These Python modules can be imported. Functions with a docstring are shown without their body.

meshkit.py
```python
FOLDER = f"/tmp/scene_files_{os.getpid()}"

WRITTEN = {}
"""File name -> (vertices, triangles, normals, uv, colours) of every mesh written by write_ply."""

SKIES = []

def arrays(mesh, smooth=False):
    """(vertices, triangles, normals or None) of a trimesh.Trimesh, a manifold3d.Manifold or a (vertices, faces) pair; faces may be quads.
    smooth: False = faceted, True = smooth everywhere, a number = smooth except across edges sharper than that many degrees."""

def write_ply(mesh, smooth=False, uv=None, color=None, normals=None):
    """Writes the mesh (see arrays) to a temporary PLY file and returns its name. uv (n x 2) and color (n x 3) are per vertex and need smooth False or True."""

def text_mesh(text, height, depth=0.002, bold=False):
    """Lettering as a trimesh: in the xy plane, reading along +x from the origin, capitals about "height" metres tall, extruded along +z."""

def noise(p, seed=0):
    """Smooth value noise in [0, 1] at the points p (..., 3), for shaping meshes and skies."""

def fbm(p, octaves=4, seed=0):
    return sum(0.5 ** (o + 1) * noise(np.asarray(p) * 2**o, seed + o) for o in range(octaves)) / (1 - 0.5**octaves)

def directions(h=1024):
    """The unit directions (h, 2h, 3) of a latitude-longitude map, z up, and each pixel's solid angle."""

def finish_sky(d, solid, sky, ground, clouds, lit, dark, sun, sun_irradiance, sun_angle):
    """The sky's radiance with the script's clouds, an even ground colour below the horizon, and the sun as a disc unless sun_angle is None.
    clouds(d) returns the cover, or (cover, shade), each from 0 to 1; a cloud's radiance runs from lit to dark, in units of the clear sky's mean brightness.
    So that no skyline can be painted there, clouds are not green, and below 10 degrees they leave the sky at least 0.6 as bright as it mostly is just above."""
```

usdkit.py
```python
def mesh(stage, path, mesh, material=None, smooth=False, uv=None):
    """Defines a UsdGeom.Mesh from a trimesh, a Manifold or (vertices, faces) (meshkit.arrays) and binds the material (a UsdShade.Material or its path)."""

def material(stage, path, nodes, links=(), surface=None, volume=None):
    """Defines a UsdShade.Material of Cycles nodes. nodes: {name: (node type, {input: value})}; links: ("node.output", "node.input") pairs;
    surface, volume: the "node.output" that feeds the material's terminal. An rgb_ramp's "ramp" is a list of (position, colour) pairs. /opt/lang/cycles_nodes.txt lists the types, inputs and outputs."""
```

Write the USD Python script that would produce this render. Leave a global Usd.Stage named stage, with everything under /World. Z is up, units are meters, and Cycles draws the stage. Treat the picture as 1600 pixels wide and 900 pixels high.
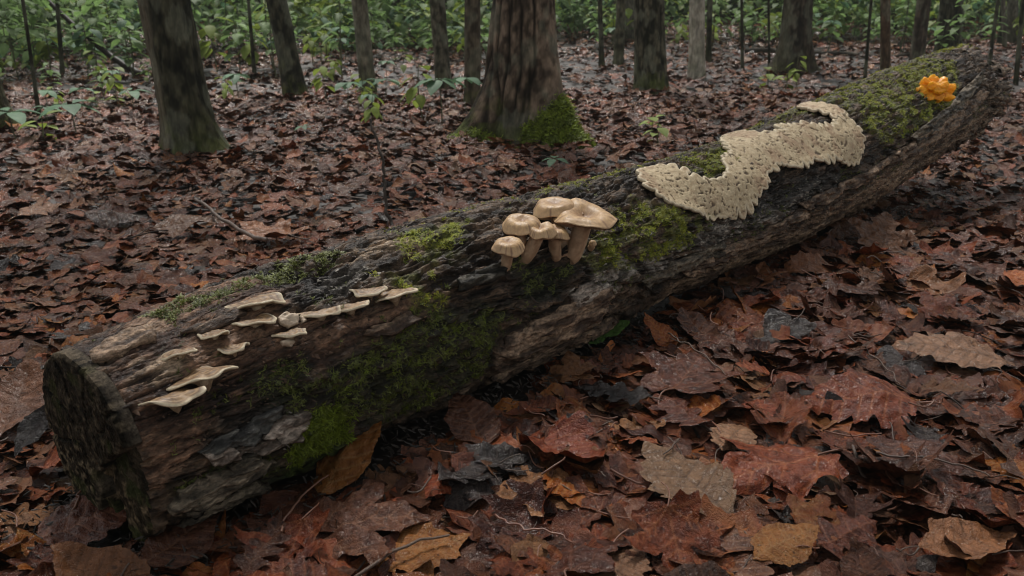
import math
import numpy as np
import shapely
import trimesh
from scipy.interpolate import CubicSpline
from scipy.spatial import Delaunay, cKDTree
from shapely.geometry import Polygon, LineString
from pxr import Gf, Sdf, Usd, UsdGeom, UsdLux, UsdShade, Vt
import meshkit
import usdkit
from meshkit import fbm, noise

stage = Usd.Stage.CreateInMemory()
UsdGeom.SetStageUpAxis(stage, 'Z')
UsdGeom.SetStageMetersPerUnit(stage, 1.0)
W = UsdGeom.Xform.Define(stage, '/World')
UsdGeom.Scope.Define(stage, '/World/Looks')
T = Sdf.ValueTypeNames

# ------------------------------------------------------------------ camera, sky, sun, exposure
FPX, CAM_H, TILT = 1386.0, 0.80, math.radians(18.4)     # focal length in pixels of a 1600 wide picture
cam = UsdGeom.Camera.Define(stage, '/World/camera')
cam.CreateHorizontalApertureAttr(36.0)
cam.CreateFocalLengthAttr(36.0 * FPX / 1600.0)
cam.CreateFStopAttr(8.0)
cam.CreateFocusDistanceAttr(1.75)
cam.CreateClippingRangeAttr((0.05, 2000.0))
cam.CreateExposureAttr(1.45)
x = UsdGeom.Xformable(cam)
x.AddTranslateOp().Set((0, 0, CAM_H))
x.AddRotateXOp().Set(90 - math.degrees(TILT))

SUN_EL, SUN_AZ = math.radians(60), math.radians(-12)       # high, ahead and a little left: the tops are lit, the near sides shaded
usdkit.material(stage, '/World/Looks/sky', {
    's': ('sky_texture', {'sky_type': 'single_scattering', 'sun_disc': False, 'sun_elevation': SUN_EL, 'sun_rotation': SUN_AZ, 'aerosol_density': 3.0}),
    'h': ('hsv', {'saturation': 0.06, 'value': 1.0, 'fac': 1.0}),
    'tc': ('texture_coordinate', {}), 'n': ('noise_texture', {'scale': 2.2, 'detail': 4}),
    'r': ('rgb_ramp', {'ramp': [(0.3, (0.8, 0.82, 0.85)), (0.7, (1.1, 1.1, 1.1))]}),
    'm': ('mix_color', {'blend_type': 'multiply', 'fac': 1.0, 'use_clamp': False}),
    'b': ('background_shader', {'strength': 0.05})},
    [('s.color', 'h.color'), ('tc.generated', 'n.vector'), ('n.fac', 'r.fac'), ('h.color', 'm.a'), ('r.color', 'm.b'), ('m.result', 'b.color')], surface='b.background')
dome = UsdLux.DomeLight.Define(stage, '/World/sky')
dome.GetPrim().SetCustomDataByKey('kind', 'structure')
UsdShade.MaterialBindingAPI.Apply(dome.GetPrim()).Bind(UsdShade.Material.Get(stage, '/World/Looks/sky'))
sun = UsdLux.DistantLight.Define(stage, '/World/sun')
sun.CreateIntensityAttr(0.4)
sun.CreateAngleAttr(10.0)
sun.CreateColorAttr((1.0, 0.96, 0.9))
sun.CreateNormalizeAttr(True)
x = UsdGeom.Xformable(sun)
x.AddRotateZOp().Set(-math.degrees(SUN_AZ))
x.AddRotateXOp().Set(-(90 - math.degrees(SUN_EL)))

# ------------------------------------------------------------------ helpers
CAM = np.array([0, 0, CAM_H])
FW = np.array([0, math.cos(TILT), -math.sin(TILT)])
UP = np.array([0, math.sin(TILT), math.cos(TILT)])
RT = np.array([1.0, 0, 0])
names = {}


def numbered(parent, name):
    k = names.get((parent, name), 0)
    names[(parent, name)] = k + 1
    return f'{parent}/{name}' + (f'_{k:03d}' if k else '')


def mat4(m):
    return Gf.Matrix4d(*np.asarray(m, float).T.ravel().tolist())


def tag(prim, label=None, cat=None, group=None, kind=None):
    prim = prim.GetPrim() if hasattr(prim, 'GetPrim') else prim
    for k, v in (('label', label), ('category', cat), ('group', group), ('kind', kind)):
        if v:
            prim.SetCustomDataByKey(k, v)
    return prim


def L(name):
    return UsdShade.Material.Get(stage, '/World/Looks/' + name)


def obj(name, mesh, mat, parent='/World', smooth=True, col=None, prims=None):
    """One Mesh prim; col is a colour per vertex, prims more values per vertex."""
    parent = str(parent.GetPath()) if hasattr(parent, 'GetPath') else parent
    m = usdkit.mesh(stage, numbered(parent, name), mesh, L(mat), smooth=smooth)
    api = UsdGeom.PrimvarsAPI(m)
    if col is not None:
        api.CreatePrimvar('col', T.Color3fArray, 'vertex').Set(Vt.Vec3fArray.FromNumpy(np.asarray(col, np.float32)))
    for k, v in (prims or {}).items():
        api.CreatePrimvar(k, T.FloatArray, 'vertex').Set(Vt.FloatArray.FromNumpy(np.asarray(v, np.float32)))
    return m


def thing(name, label=None, cat=None, m=None, group=None, parent='/World'):
    xf = UsdGeom.Xform.Define(stage, numbered(parent, name))
    if m is not None:
        xf.AddTransformOp().Set(mat4(m))
    tag(xf, label, cat, group)
    return xf


def class_prim(name):
    p = stage.CreateClassPrim(numbered('/World', name))
    p.SetTypeName('Xform')
    return p


def copy(src, name, m, label, cat, group=None):
    r = thing(name, label, cat, m, group)
    r.GetPrim().GetReferences().AddInternalReference(src.GetPath())
    r.GetPrim().SetInstanceable(True)
    return r


def instancer(name, protos, idx, pos, quat, scale, parent='/World', label=None, cat=None):
    """protos: list of (mesh, material, col, prims). quat: n x 4 (w, x, y, z)."""
    parent = str(parent.GetPath()) if hasattr(parent, 'GetPath') else parent
    pi = UsdGeom.PointInstancer.Define(stage, numbered(parent, name))
    targets = []
    for mesh, mat, col, prims in protos:
        targets.append(obj('piece', mesh, mat, pi, col=col, prims=prims).GetPath())
    pi.CreatePrototypesRel().SetTargets(targets)
    pi.CreateProtoIndicesAttr(Vt.IntArray.FromNumpy(np.asarray(idx, np.int32)))
    pi.CreatePositionsAttr(Vt.Vec3fArray.FromNumpy(np.asarray(pos, np.float32)))
    q = np.asarray(quat, np.float32)
    pi.CreateOrientationsAttr(Vt.QuathArray([Gf.Quath(float(a), float(b), float(c), float(d)) for a, b, c, d in q]))
    s = np.asarray(scale, np.float32)
    pi.CreateScalesAttr(Vt.Vec3fArray.FromNumpy(np.repeat(s[:, None], 3, 1) if s.ndim == 1 else s))
    tag(pi, label, cat, None, 'stuff')
    return pi


def qmul(a, b):
    w1, x1, y1, z1 = np.moveaxis(a, -1, 0)
    w2, x2, y2, z2 = np.moveaxis(b, -1, 0)
    return np.stack([w1*w2-x1*x2-y1*y2-z1*z2, w1*x2+x1*w2+y1*z2-z1*y2, w1*y2-x1*z2+y1*w2+z1*x2, w1*z2+x1*y2-y1*x2+z1*w2], -1)


def q_axis(axis, ang):
    axis = np.asarray(axis, float)
    ang = np.asarray(ang, float)
    axis = axis / (np.linalg.norm(axis, axis=-1, keepdims=True) + 1e-12)
    return np.concatenate([np.cos(ang / 2)[..., None], axis * np.sin(ang / 2)[..., None]], -1)


def q_from_z(n):
    """The rotation that takes +z to the directions n."""
    n = n / np.linalg.norm(n, axis=-1, keepdims=True)
    ax = np.stack([-n[..., 1], n[..., 0], np.zeros(n.shape[:-1])], -1)
    bad = np.linalg.norm(ax, axis=-1) < 1e-6
    ax[bad] = [1, 0, 0]
    return q_axis(ax, np.arccos(np.clip(n[..., 2], -1, 1)))


def q_mat(q):
    w, x, y, z = q
    return np.array([[1-2*(y*y+z*z), 2*(x*y-w*z), 2*(x*z+w*y)], [2*(x*y+w*z), 1-2*(x*x+z*z), 2*(y*z-w*x)], [2*(x*z-w*y), 2*(y*z+w*x), 1-2*(x*x+y*y)]])


def trs(p, R=np.eye(3), s=1.0):
    m = np.eye(4)
    m[:3, :3] = np.asarray(R) * s
    m[:3, 3] = p
    return m


def smoothstep(a, b, x):
    t = np.clip((x - a) / (b - a), 0, 1)
    return t * t * (3 - 2 * t)


def mix(a, b, t):
    t = np.asarray(t)[..., None]
    return np.asarray(a) * (1 - t) + np.asarray(b) * t


def grid_faces(n, m, wrap=False):
    """Quads of an n x m vertex grid as triangles; wrap closes the second direction."""
    i, j = np.meshgrid(np.arange(n - 1), np.arange(m if wrap else m - 1), indexing='ij')
    j2 = (j + 1) % m
    q = np.stack([i*m+j, i*m+j2, (i+1)*m+j2, (i+1)*m+j], -1).reshape(-1, 4)
    return np.vstack([q[:, [0, 1, 2]], q[:, [0, 2, 3]]])


def tube(points, radii, sides=8, cap=True):
    p = np.asarray(points, float)
    radii = np.broadcast_to(radii, (len(p),)).astype(float)
    t = np.gradient(p, axis=0)
    t /= np.linalg.norm(t, axis=1, keepdims=True) + 1e-12
    ref = np.array([0, 0, 1.0]) if abs(t[0, 2]) < 0.9 else np.array([1.0, 0, 0])
    a = np.cross(t, ref)
    a /= np.linalg.norm(a, axis=1, keepdims=True) + 1e-12
    b = np.cross(t, a)
    ang = np.arange(sides) * 2 * np.pi / sides
    v = p[:, None] + radii[:, None, None] * (np.cos(ang)[None, :, None] * a[:, None] + np.sin(ang)[None, :, None] * b[:, None])
    f = grid_faces(len(p), sides, True)
    v = v.reshape(-1, 3)
    if cap:
        n = len(v)
        v = np.vstack([v, p[:1], p[-1:]])
        k = np.arange(sides)
        f = np.vstack([f, np.stack([(k + 1) % sides, k, np.full(sides, n)], 1), np.stack([(len(p)-1)*sides+k, (len(p)-1)*sides+(k+1) % sides, np.full(sides, n+1)], 1)])
    return v, f


def join(parts):
    vs, fs, n = [], [], 0
    for v, f in parts:
        vs.append(v)
        fs.append(np.asarray(f) + n)
        n += len(v)
    return np.vstack(vs), np.vstack(fs)


def ray(px, py):
    d = FW + RT * ((np.asarray(px, float) - 800) / FPX)[..., None] - UP * ((np.asarray(py, float) - 450) / FPX)[..., None]
    return d                                                   # depth 1 along the camera axis


def project(p):
    d = np.asarray(p, float) - CAM
    z = d @ FW
    return np.stack([800 + FPX * (d @ RT) / z, 450 - FPX * (d @ UP) / z], -1), z


# ------------------------------------------------------------------ materials
def simple_mat(name, col_a, col_b, scale, rough=0.6, bump=0.0, bscale=60.0, coord='object', spec=0.5, sub=0.0, coat=0.0, vary=0.25, transl=0.0, stretch=(1, 1, 1)):
    nodes = {
        'tc': ('texture_coordinate', {}), 'mp': ('mapping', {'scale': stretch}),
        'n': ('noise_texture', {'scale': scale, 'detail': 5, 'roughness': 0.6}),
        'r': ('rgb_ramp', {'ramp': [(0.32, col_a), (0.68, col_b)]}),
        'oi': ('object_info', {}), 'mr': ('map_range', {'from_min': 0, 'from_max': 1, 'to_min': 1 - vary, 'to_max': 1 + vary}),
        'h': ('hsv', {'fac': 1.0}),
        'nb': ('noise_texture', {'scale': bscale, 'detail': 4}), 'bp': ('bump', {'strength': bump, 'distance': 0.002}),
        'p': ('principled_bsdf', {'roughness': rough, 'specular_ior_level': spec, 'subsurface_weight': sub, 'subsurface_scale': 0.01, 'subsurface_radius': (1, 0.5, 0.2), 'coat_weight': coat, 'coat_roughness': 0.15})}
    links = [(f'tc.{coord}', 'mp.vector'), ('mp.vector', 'n.vector'), ('n.fac', 'r.fac'), ('oi.random', 'mr.value'), ('mr.result', 'h.value'), ('r.color', 'h.color'),
             ('h.color', 'p.base_color'), ('mp.vector', 'nb.vector')]
    if bump:
        links += [('nb.fac', 'bp.height'), ('bp.normal', 'p.normal')]
    out = 'p.BSDF'
    if transl:
        nodes['t'] = ('translucent_bsdf', {})
        nodes['x'] = ('mix_closure', {'fac': transl})
        links += [('h.color', 't.color'), ('p.BSDF', 'x.closure1'), ('t.BSDF', 'x.closure2')]
        out = 'x.closure'
    usdkit.material(stage, '/World/Looks/' + name, nodes, links, surface=out)


def vertex_mat(name, rough=(0.45, 0.8), scale=140.0, amount=0.55, bump=0.7, dist=0.003, stretch=(1, 1, 1), spec=0.5):
    """Colour from the mesh's own 'col', broken up by fine grain."""
    usdkit.material(stage, '/World/Looks/' + name, {
        'a': ('attribute', {'attribute': 'col'}), 'tc': ('texture_coordinate', {}), 'mp': ('mapping', {'scale': stretch}),
        'n4': ('noise_texture', {'scale': scale * 0.42, 'detail': 5, 'roughness': 0.7}), 'r4': ('map_range', {'from_min': 0.32, 'from_max': 0.68, 'to_min': 1 - amount * 0.8, 'to_max': 1 + amount * 0.8}),
        'm4': ('mix_color', {'blend_type': 'multiply', 'fac': 1.0, 'use_clamp': False}), 'hs': ('math', {'math_type': 'multiply_add', 'value2': 1.6}),
        'n': ('noise_texture', {'scale': scale, 'detail': 6, 'roughness': 0.65}), 'n2': ('noise_texture', {'scale': scale * 3.1, 'detail': 3}),
        'r': ('map_range', {'from_min': 0.3, 'from_max': 0.7, 'to_min': 1 - amount, 'to_max': 1 + amount}),
        'm': ('mix_color', {'blend_type': 'multiply', 'fac': 1.0, 'use_clamp': False}),
        'rr': ('map_range', {'from_min': 0.35, 'from_max': 0.65, 'to_min': rough[0], 'to_max': rough[1]}),
        'bp': ('bump', {'strength': bump, 'distance': dist}),
        'p': ('principled_bsdf', {'specular_ior_level': spec})},
        [('tc.object', 'mp.vector'), ('mp.vector', 'n.vector'), ('mp.vector', 'n2.vector'), ('n.fac', 'r.value'), ('a.color', 'm.a'), ('r.result', 'm.b'), ('mp.vector', 'n4.vector'), ('n4.fac', 'r4.value'), ('m.result', 'm4.a'), ('r4.result', 'm4.b'), ('m4.result', 'p.base_color'), ('n4.fac', 'hs.value1'), ('n.fac', 'hs.value3'),
         ('n2.fac', 'rr.value'), ('rr.result', 'p.roughness'), ('hs.value', 'bp.height'), ('bp.normal', 'p.normal')], surface='p.BSDF')


def leaf_mat(name, dark, light, vein, rough=0.34, vary=0.45):
    usdkit.material(stage, '/World/Looks/' + name, {
        'a': ('attribute', {'attribute': 'vein'}), 'tc': ('texture_coordinate', {}), 'oi': ('object_info', {}),
        'n': ('noise_texture', {'scale': 7.0, 'detail': 6, 'roughness': 0.68}), 'n2': ('noise_texture', {'scale': 26.0, 'detail': 4, 'distortion': 1.6}),
        'n3': ('noise_texture', {'scale': 16.0, 'detail': 3}),
        'ad': ('math', {'math_type': 'multiply_add', 'value2': 0.25, 'value3': 0.0}),
        'sm': ('math', {'math_type': 'add'}),
        'r': ('rgb_ramp', {'ramp': [(0.36, dark), (0.5, tuple(0.5 * (np.array(dark) + light))), (0.66, light)]}),
        'sp': ('map_range', {'from_min': 0.62, 'from_max': 0.70, 'to_min': 0.0, 'to_max': 0.75, 'clamp': True}),
        'md': ('mix_color', {'b': tuple(np.array(dark) * 0.3)}),
        'mv': ('mix_color', {'b': vein}),
        'vf': ('math', {'math_type': 'multiply', 'value2': 0.95}),
        'mr': ('map_range', {'from_min': 0, 'from_max': 1, 'to_min': 1 - vary, 'to_max': 1 + vary}),
        'hu': ('map_range', {'from_min': 0, 'from_max': 1, 'to_min': 0.495, 'to_max': 0.506}),
        'wn': ('white_noise_texture', {'dimensions': '1D'}),
        'h': ('hsv', {'fac': 1.0}),
        'v': ('voronoi_texture', {'feature': 'distance_to_edge', 'scale': 30.0}),
        'vr': ('map_range', {'from_min': 0.0, 'from_max': 0.12, 'to_min': 0.0, 'to_max': 0.3, 'clamp': True}),
        'bs': ('math', {'math_type': 'multiply_add', 'value2': 2.2}),
        'bp': ('bump', {'strength': 0.8, 'distance': 0.0016}),
        'rr': ('map_range', {'from_min': 0.35, 'from_max': 0.65, 'to_min': rough - 0.16, 'to_max': rough + 0.08}),
        'p': ('principled_bsdf', {'specular_ior_level': 0.10, 'coat_weight': 0.40, 'coat_roughness': 0.05, 'coat_ior': 1.33})},
        [('bp.normal', 'p.coat_normal'), ('tc.object', 'n.vector'), ('tc.object', 'n2.vector'), ('tc.object', 'n3.vector'), ('tc.object', 'v.vector'),
         ('n2.fac', 'ad.value1'), ('n.fac', 'sm.value1'), ('ad.value', 'sm.value2'), ('n.fac', 'r.fac'),
         ('n3.fac', 'sp.value'), ('sp.result', 'md.fac'), ('r.color', 'md.a'),
         ('a.fac', 'vf.value1'), ('vf.value', 'mv.fac'), ('md.result', 'mv.a'), ('oi.random', 'mr.value'), ('oi.random', 'wn.w'), ('wn.value', 'hu.value'),
         ('mr.result', 'h.value'), ('hu.result', 'h.hue'), ('mv.result', 'h.color'), ('h.color', 'p.base_color'),
         ('v.distance', 'vr.value'), ('n2.fac', 'bs.value1'), ('vr.result', 'bs.value3'), ('bs.value', 'bp.height'), ('bp.normal', 'p.normal'),
         ('n.fac', 'rr.value'), ('rr.result', 'p.roughness')], surface='p.BSDF')


# tone: (words, dark, light, vein)
TONES = {
    'rust': ('rust brown', (0.046, 0.011, 0.0045), (0.140, 0.036, 0.012), (0.19, 0.075, 0.033), 0.30),
    'chestnut': ('dark chestnut', (0.019, 0.0065, 0.004), (0.066, 0.022, 0.012), (0.105, 0.045, 0.025), 0.26),
    'tan': ('tan brown', (0.080, 0.037, 0.017), (0.185, 0.092, 0.046), (0.085, 0.042, 0.02), 0.40),
    'plum': ('dull reddish brown', (0.028, 0.011, 0.0075), (0.086, 0.039, 0.026), (0.13, 0.07, 0.047), 0.28),
    'grey': ('pale greyish', (0.100, 0.058, 0.034), (0.215, 0.134, 0.086), (0.06, 0.034, 0.020), 0.45),
    'amber': ('amber orange', (0.095, 0.025, 0.004), (0.210, 0.066, 0.010), (0.24, 0.12, 0.04), 0.34),
    'black': ('blackened', (0.008, 0.006, 0.006), (0.030, 0.021, 0.019), (0.045, 0.034, 0.028), 0.22),
}
for k, (w, d, l, v, r) in TONES.items():
    d, l, v = (tuple(np.array(c) * ((1.02, 0.88, 0.76) if k != 'black' else (1, 1, 1))) for c in (d, l, v))
    leaf_mat('leaf_' + k, d, l, v, r)
leaf_mat('leaf_ochre', (0.11, 0.036, 0.009), (0.215, 0.082, 0.023), (0.2, 0.1, 0.04), 0.4, 0.1)
leaf_mat('leaf_green', (0.035, 0.09, 0.012), (0.10, 0.19, 0.035), (0.10, 0.16, 0.05), 0.35, 0.1)
simple_mat('soil', (0.008, 0.006, 0.005), (0.035, 0.022, 0.015), 30, rough=0.6, bump=0.8, bscale=150, coord='object')
simple_mat('crumb', (0.008, 0.007, 0.006), (0.04, 0.028, 0.02), 60, rough=0.35, bump=0.5, bscale=200, vary=0.5)
simple_mat('chip_dark', (0.011, 0.007, 0.0045), (0.060, 0.036, 0.022), 80, rough=0.28, bump=0.6, bscale=300, vary=0.7)
simple_mat('chip_brown', (0.06, 0.032, 0.02), (0.17, 0.10, 0.062), 80, rough=0.32, bump=0.6, bscale=300, vary=0.6)
simple_mat('chip_grey', (0.15, 0.13, 0.105), (0.40, 0.36, 0.305), 80, rough=0.55, bump=0.6, bscale=300, vary=0.4)
simple_mat('moss_bright', (0.085, 0.125, 0.008), (0.25, 0.31, 0.026), 40, rough=0.6, vary=0.55, transl=0.25)
simple_mat('moss_yellow', (0.17, 0.185, 0.012), (0.42, 0.42, 0.05), 40, rough=0.6, vary=0.55, transl=0.25)
simple_mat('moss_dark', (0.055, 0.068, 0.014), (0.19, 0.205, 0.045), 40, rough=0.55, vary=0.6, transl=0.2)
simple_mat('twig', (0.03, 0.018, 0.012), (0.10, 0.06, 0.04), 60, rough=0.5, bump=0.5, bscale=200)
simple_mat('twig_dark', (0.010, 0.007, 0.005), (0.035, 0.024, 0.017), 60, rough=0.5, spec=0.2, bump=0.5, bscale=200)
simple_mat('twig_red', (0.09, 0.03, 0.018), (0.17, 0.075, 0.04), 60, rough=0.4, bump=0.4, bscale=200)
simple_mat('stem_green', (0.04, 0.05, 0.02), (0.09, 0.09, 0.04), 60, rough=0.5)
simple_mat('plant_leaf', (0.10, 0.17, 0.05), (0.18, 0.28, 0.10), 12, rough=0.6, spec=0.3, vary=0.4, transl=0.5)
simple_mat('plant_leaf_blue', (0.055, 0.12, 0.062), (0.11, 0.20, 0.11), 12, rough=0.6, spec=0.25, vary=0.25, transl=0.3)
simple_mat('plant_leaf_yellow', (0.14, 0.19, 0.03), (0.24, 0.31, 0.06), 12, rough=0.6, spec=0.3, vary=0.3, transl=0.4)
simple_mat('crown_leaf', (0.05, 0.10, 0.025), (0.09, 0.16, 0.045), 2, rough=0.5, vary=0.2, transl=0.4)
simple_mat('jelly', (0.76, 0.235, 0.002), (0.86, 0.32, 0.005), 60, rough=0.5, spec=0.3, sub=0.3, coat=0.12, vary=0.05, bump=0.15, bscale=120)
vertex_mat('log_bark', rough=(0.22, 0.75), scale=190, amount=0.75, bump=1.0, dist=0.004, stretch=(0.5, 1, 1), spec=0.26)
vertex_mat('log_end', rough=(0.35, 0.8), scale=240, amount=0.6, bump=0.55, dist=0.0025, spec=0.03)
vertex_mat('tree_bark', rough=(0.6, 0.9), scale=40, amount=0.45, bump=0.8, dist=0.012, stretch=(1, 1, 0.3), spec=0.12)
vertex_mat('bracket_skin', rough=(0.45, 0.7), scale=260, amount=0.16, bump=0.25, dist=0.001)
vertex_mat('mushroom_skin', rough=(0.42, 0.62), scale=220, amount=0.14, bump=0.2, dist=0.001)
vertex_mat('crust_skin', rough=(0.55, 0.85), scale=300, amount=0.22, bump=0.5, dist=0.0015)

# ------------------------------------------------------------------ ground
LOG_A = np.array([-0.622, 1.1966, 0.1459])
LOG_B = np.array([2.1315, 4.2292, 0.3708])


def ground_z(x, y):
    x, y = np.asarray(x, float), np.asarray(y, float)
    p = np.stack([x, y, np.zeros_like(x)], -1)
    z = (fbm(p * 2.6, 3, 5) - 0.5) * 0.055 + (fbm(p * 0.35 + 7, 2, 9) - 0.5) * 0.16 * smoothstep(4, 9, y)
    z -= 0.07 * np.exp(-(((x - 2.3) / 0.9) ** 2 + ((y - 3.9) / 0.8) ** 2))
    r = np.hypot(x, y)
    z += 0.022 * np.maximum(r - 13, 0) + 0.0012 * np.maximum(r - 13, 0) ** 2 * (r < 60) + (r >= 60) * 2.65
    return z


def ground_hit(px, py):
    d = ray(np.array([px]), np.array([py]))[0]
    lo, hi = 0.2, 80.0
    ts = np.concatenate([np.linspace(0.3, 12, 1200), np.linspace(12, 80, 1200)])
    p = CAM + d * ts[:, None]
    under_ = p[:, 2] < ground_z(p[:, 0], p[:, 1])
    k = int(np.argmax(under_)) if under_.any() else len(ts) - 1
    return p[k], ts[k]


g = np.linspace(-1, 1, 321)
gx = np.sinh(g * 5.2) / np.sinh(5.2) * 260
X, Y = np.meshgrid(gx, gx + 2.0, indexing='ij')
Z = ground_z(X, Y) - 0.012 + (fbm(np.stack([X, Y, X * 0], -1) * 14, 3, 21) - 0.5) * 0.02
ground = obj('ground', (np.stack([X, Y, Z], -1).reshape(-1, 3), grid_faces(321, 321)), 'soil')
tag(ground, 'dark humus forest floor under the leaf litter', 'ground', None, 'structure')

# ------------------------------------------------------------------ the log's surface
LOG_L = np.linalg.norm(LOG_B - LOG_A)
E1 = (LOG_B - LOG_A) / LOG_L
E2 = np.cross(E1, [0, 0, 1.0])
E2 /= np.linalg.norm(E2)
E3 = np.cross(E2, E1)
LR = np.stack([E1, E2, E3], 1)                                  # local -> world
_k = [0, .2, .4, .6, .8, 1]
_zs = CubicSpline(_k, [0, -0.0022, -0.042, -0.0477, -0.0118, 0])
_rs = CubicSpline(_k, [0.1512, 0.1811, 0.1767, 0.2015, 0.2064, 0.2062])


def log_pt(s, th, off=0.0):
    """World point of the log: s metres along it, th radians from its top towards the camera side, off metres outside."""
    u = np.clip(np.asarray(s, float) / LOG_L, -0.1, 1.1)
    r = _rs(u) + off
    return LOG_A + E1 * np.asarray(s, float)[..., None] + _zs(u)[..., None] * np.array([0, 0, 1.0]) + (r * np.cos(th))[..., None] * E3 + (r * np.sin(th))[..., None] * E2


def log_normal(s, th):
    return np.cos(th)[..., None] * E3 + np.sin(th)[..., None] * E2


def log_hit(px, py):
    """Where the rays through picture points meet the log, as (s, th); grazing rays give their nearest approach."""
    px, py = np.atleast_1d(px).astype(float), np.atleast_1d(py).astype(float)
    d = ray(px, py)
    ts = np.linspace(0.7, 6.5, 2400)
    S, TH = np.zeros(len(px)), np.zeros(len(px))
    for i in range(len(px)):
        q = CAM + d[i] * ts[:, None]
        s = (q - LOG_A) @ E1
        u = s / LOG_L
        rel = q - (LOG_A + E1 * s[:, None] + _zs(np.clip(u, 0, 1))[:, None] * np.array([0, 0, 1.0]))
        a, b = rel @ E3, rel @ E2
        rad = np.hypot(a, b) - _rs(np.clip(u, 0, 1)) + 10 * ((u < -0.02) | (u > 1.03))
        k = int(np.argmax(rad < 0)) if (rad < 0).any() else int(np.argmin(rad))
        S[i], TH[i] = s[k], math.atan2(b[k], a[k])
    return S, TH


def log_depth(px, py):
    s, th = log_hit(px, py)
    return project(log_pt(s, th))[1]


RM = 0.18                                                      # arc scale for (s, arc) polygons


def log_poly(pts, step=12):
    """Picture outline -> polygon in (s, th * RM)."""
    p = np.array(pts + pts[:1], float)
    out = []
    for a, b in zip(p[:-1], p[1:]):
        n = max(1, int(np.hypot(*(b - a)) / step))
        out += [a + (b - a) * t for t in np.arange(n) / n]
    out = np.array(out)
    s, th = log_hit(out[:, 0], out[:, 1])
    pl = Polygon(np.stack([s, th * RM], 1)).buffer(0)
    return max(pl.geoms, key=lambda g: g.area) if hasattr(pl, 'geoms') else pl


def signed(poly, s, th):
    """Metres inside the outline (negative outside)."""
    x, y = np.asarray(s).ravel(), (np.asarray(th) * RM).ravel()
    out = np.full(len(x), -1.0)
    b = poly.bounds
    near = (x > b[0] - 0.12) & (x < b[2] + 0.12) & (y > b[1] - 0.12) & (y < b[3] + 0.12)
    pt = shapely.points(x[near], y[near])
    d = shapely.distance(poly.exterior, pt)
    out[near] = np.where(shapely.contains_xy(poly, x[near], y[near]), d, -d)
    return out.reshape(np.shape(s))


# regions of the log, outlined where the photograph shows them
P = log_poly
R_TOPWOOD = P([(110, 548), (240, 490), (360, 440), (430, 425), (470, 440), (440, 500), (350, 560), (250, 620), (190, 640), (160, 590)])
R_PALE = [P([(150, 545), (235, 500), (262, 503), (215, 545), (170, 570)]), P([(520, 405), (640, 363), (660, 372), (600, 402), (540, 425), (500, 428)]), P([(215, 560), (300, 545), (280, 585), (200, 600)])]
R_BROWN = P([(200, 640), (330, 560), (420, 510), (560, 490), (620, 470), (700, 470), (640, 520), (520, 560), (440, 620), (330, 680), (250, 760), (215, 700)])
R_PLANK = P([(775, 545), (800, 520), (880, 470), (945, 440), (960, 455), (930, 500), (880, 530), (800, 570), (765, 580)])
R_GREY = [P([(885, 455), (960, 410), (1040, 400), (1050, 420), (980, 440), (930, 470), (890, 478)]), P([(320, 700), (400, 660), (470, 645), (500, 665), (440, 700), (340, 720)]), P([(500, 425), (560, 420), (600, 440), (540, 455), (490, 450)]),
          P([(1040, 375), (1150, 340), (1280, 270), (1310, 280), (1200, 350), (1100, 390), (1050, 405)])]
R_DARK = [P([(780, 420), (860, 395), (910, 410), (880, 450), (820, 470), (780, 450)]), P([(1180, 290), (1330, 255), (1340, 285), (1230, 335), (1160, 345)]), P([(340, 610), (460, 570), (480, 620), (420, 680), (330, 690)]), P([(400, 425), (520, 405), (560, 430), (520, 470), (470, 480), (430, 460)])]
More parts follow.
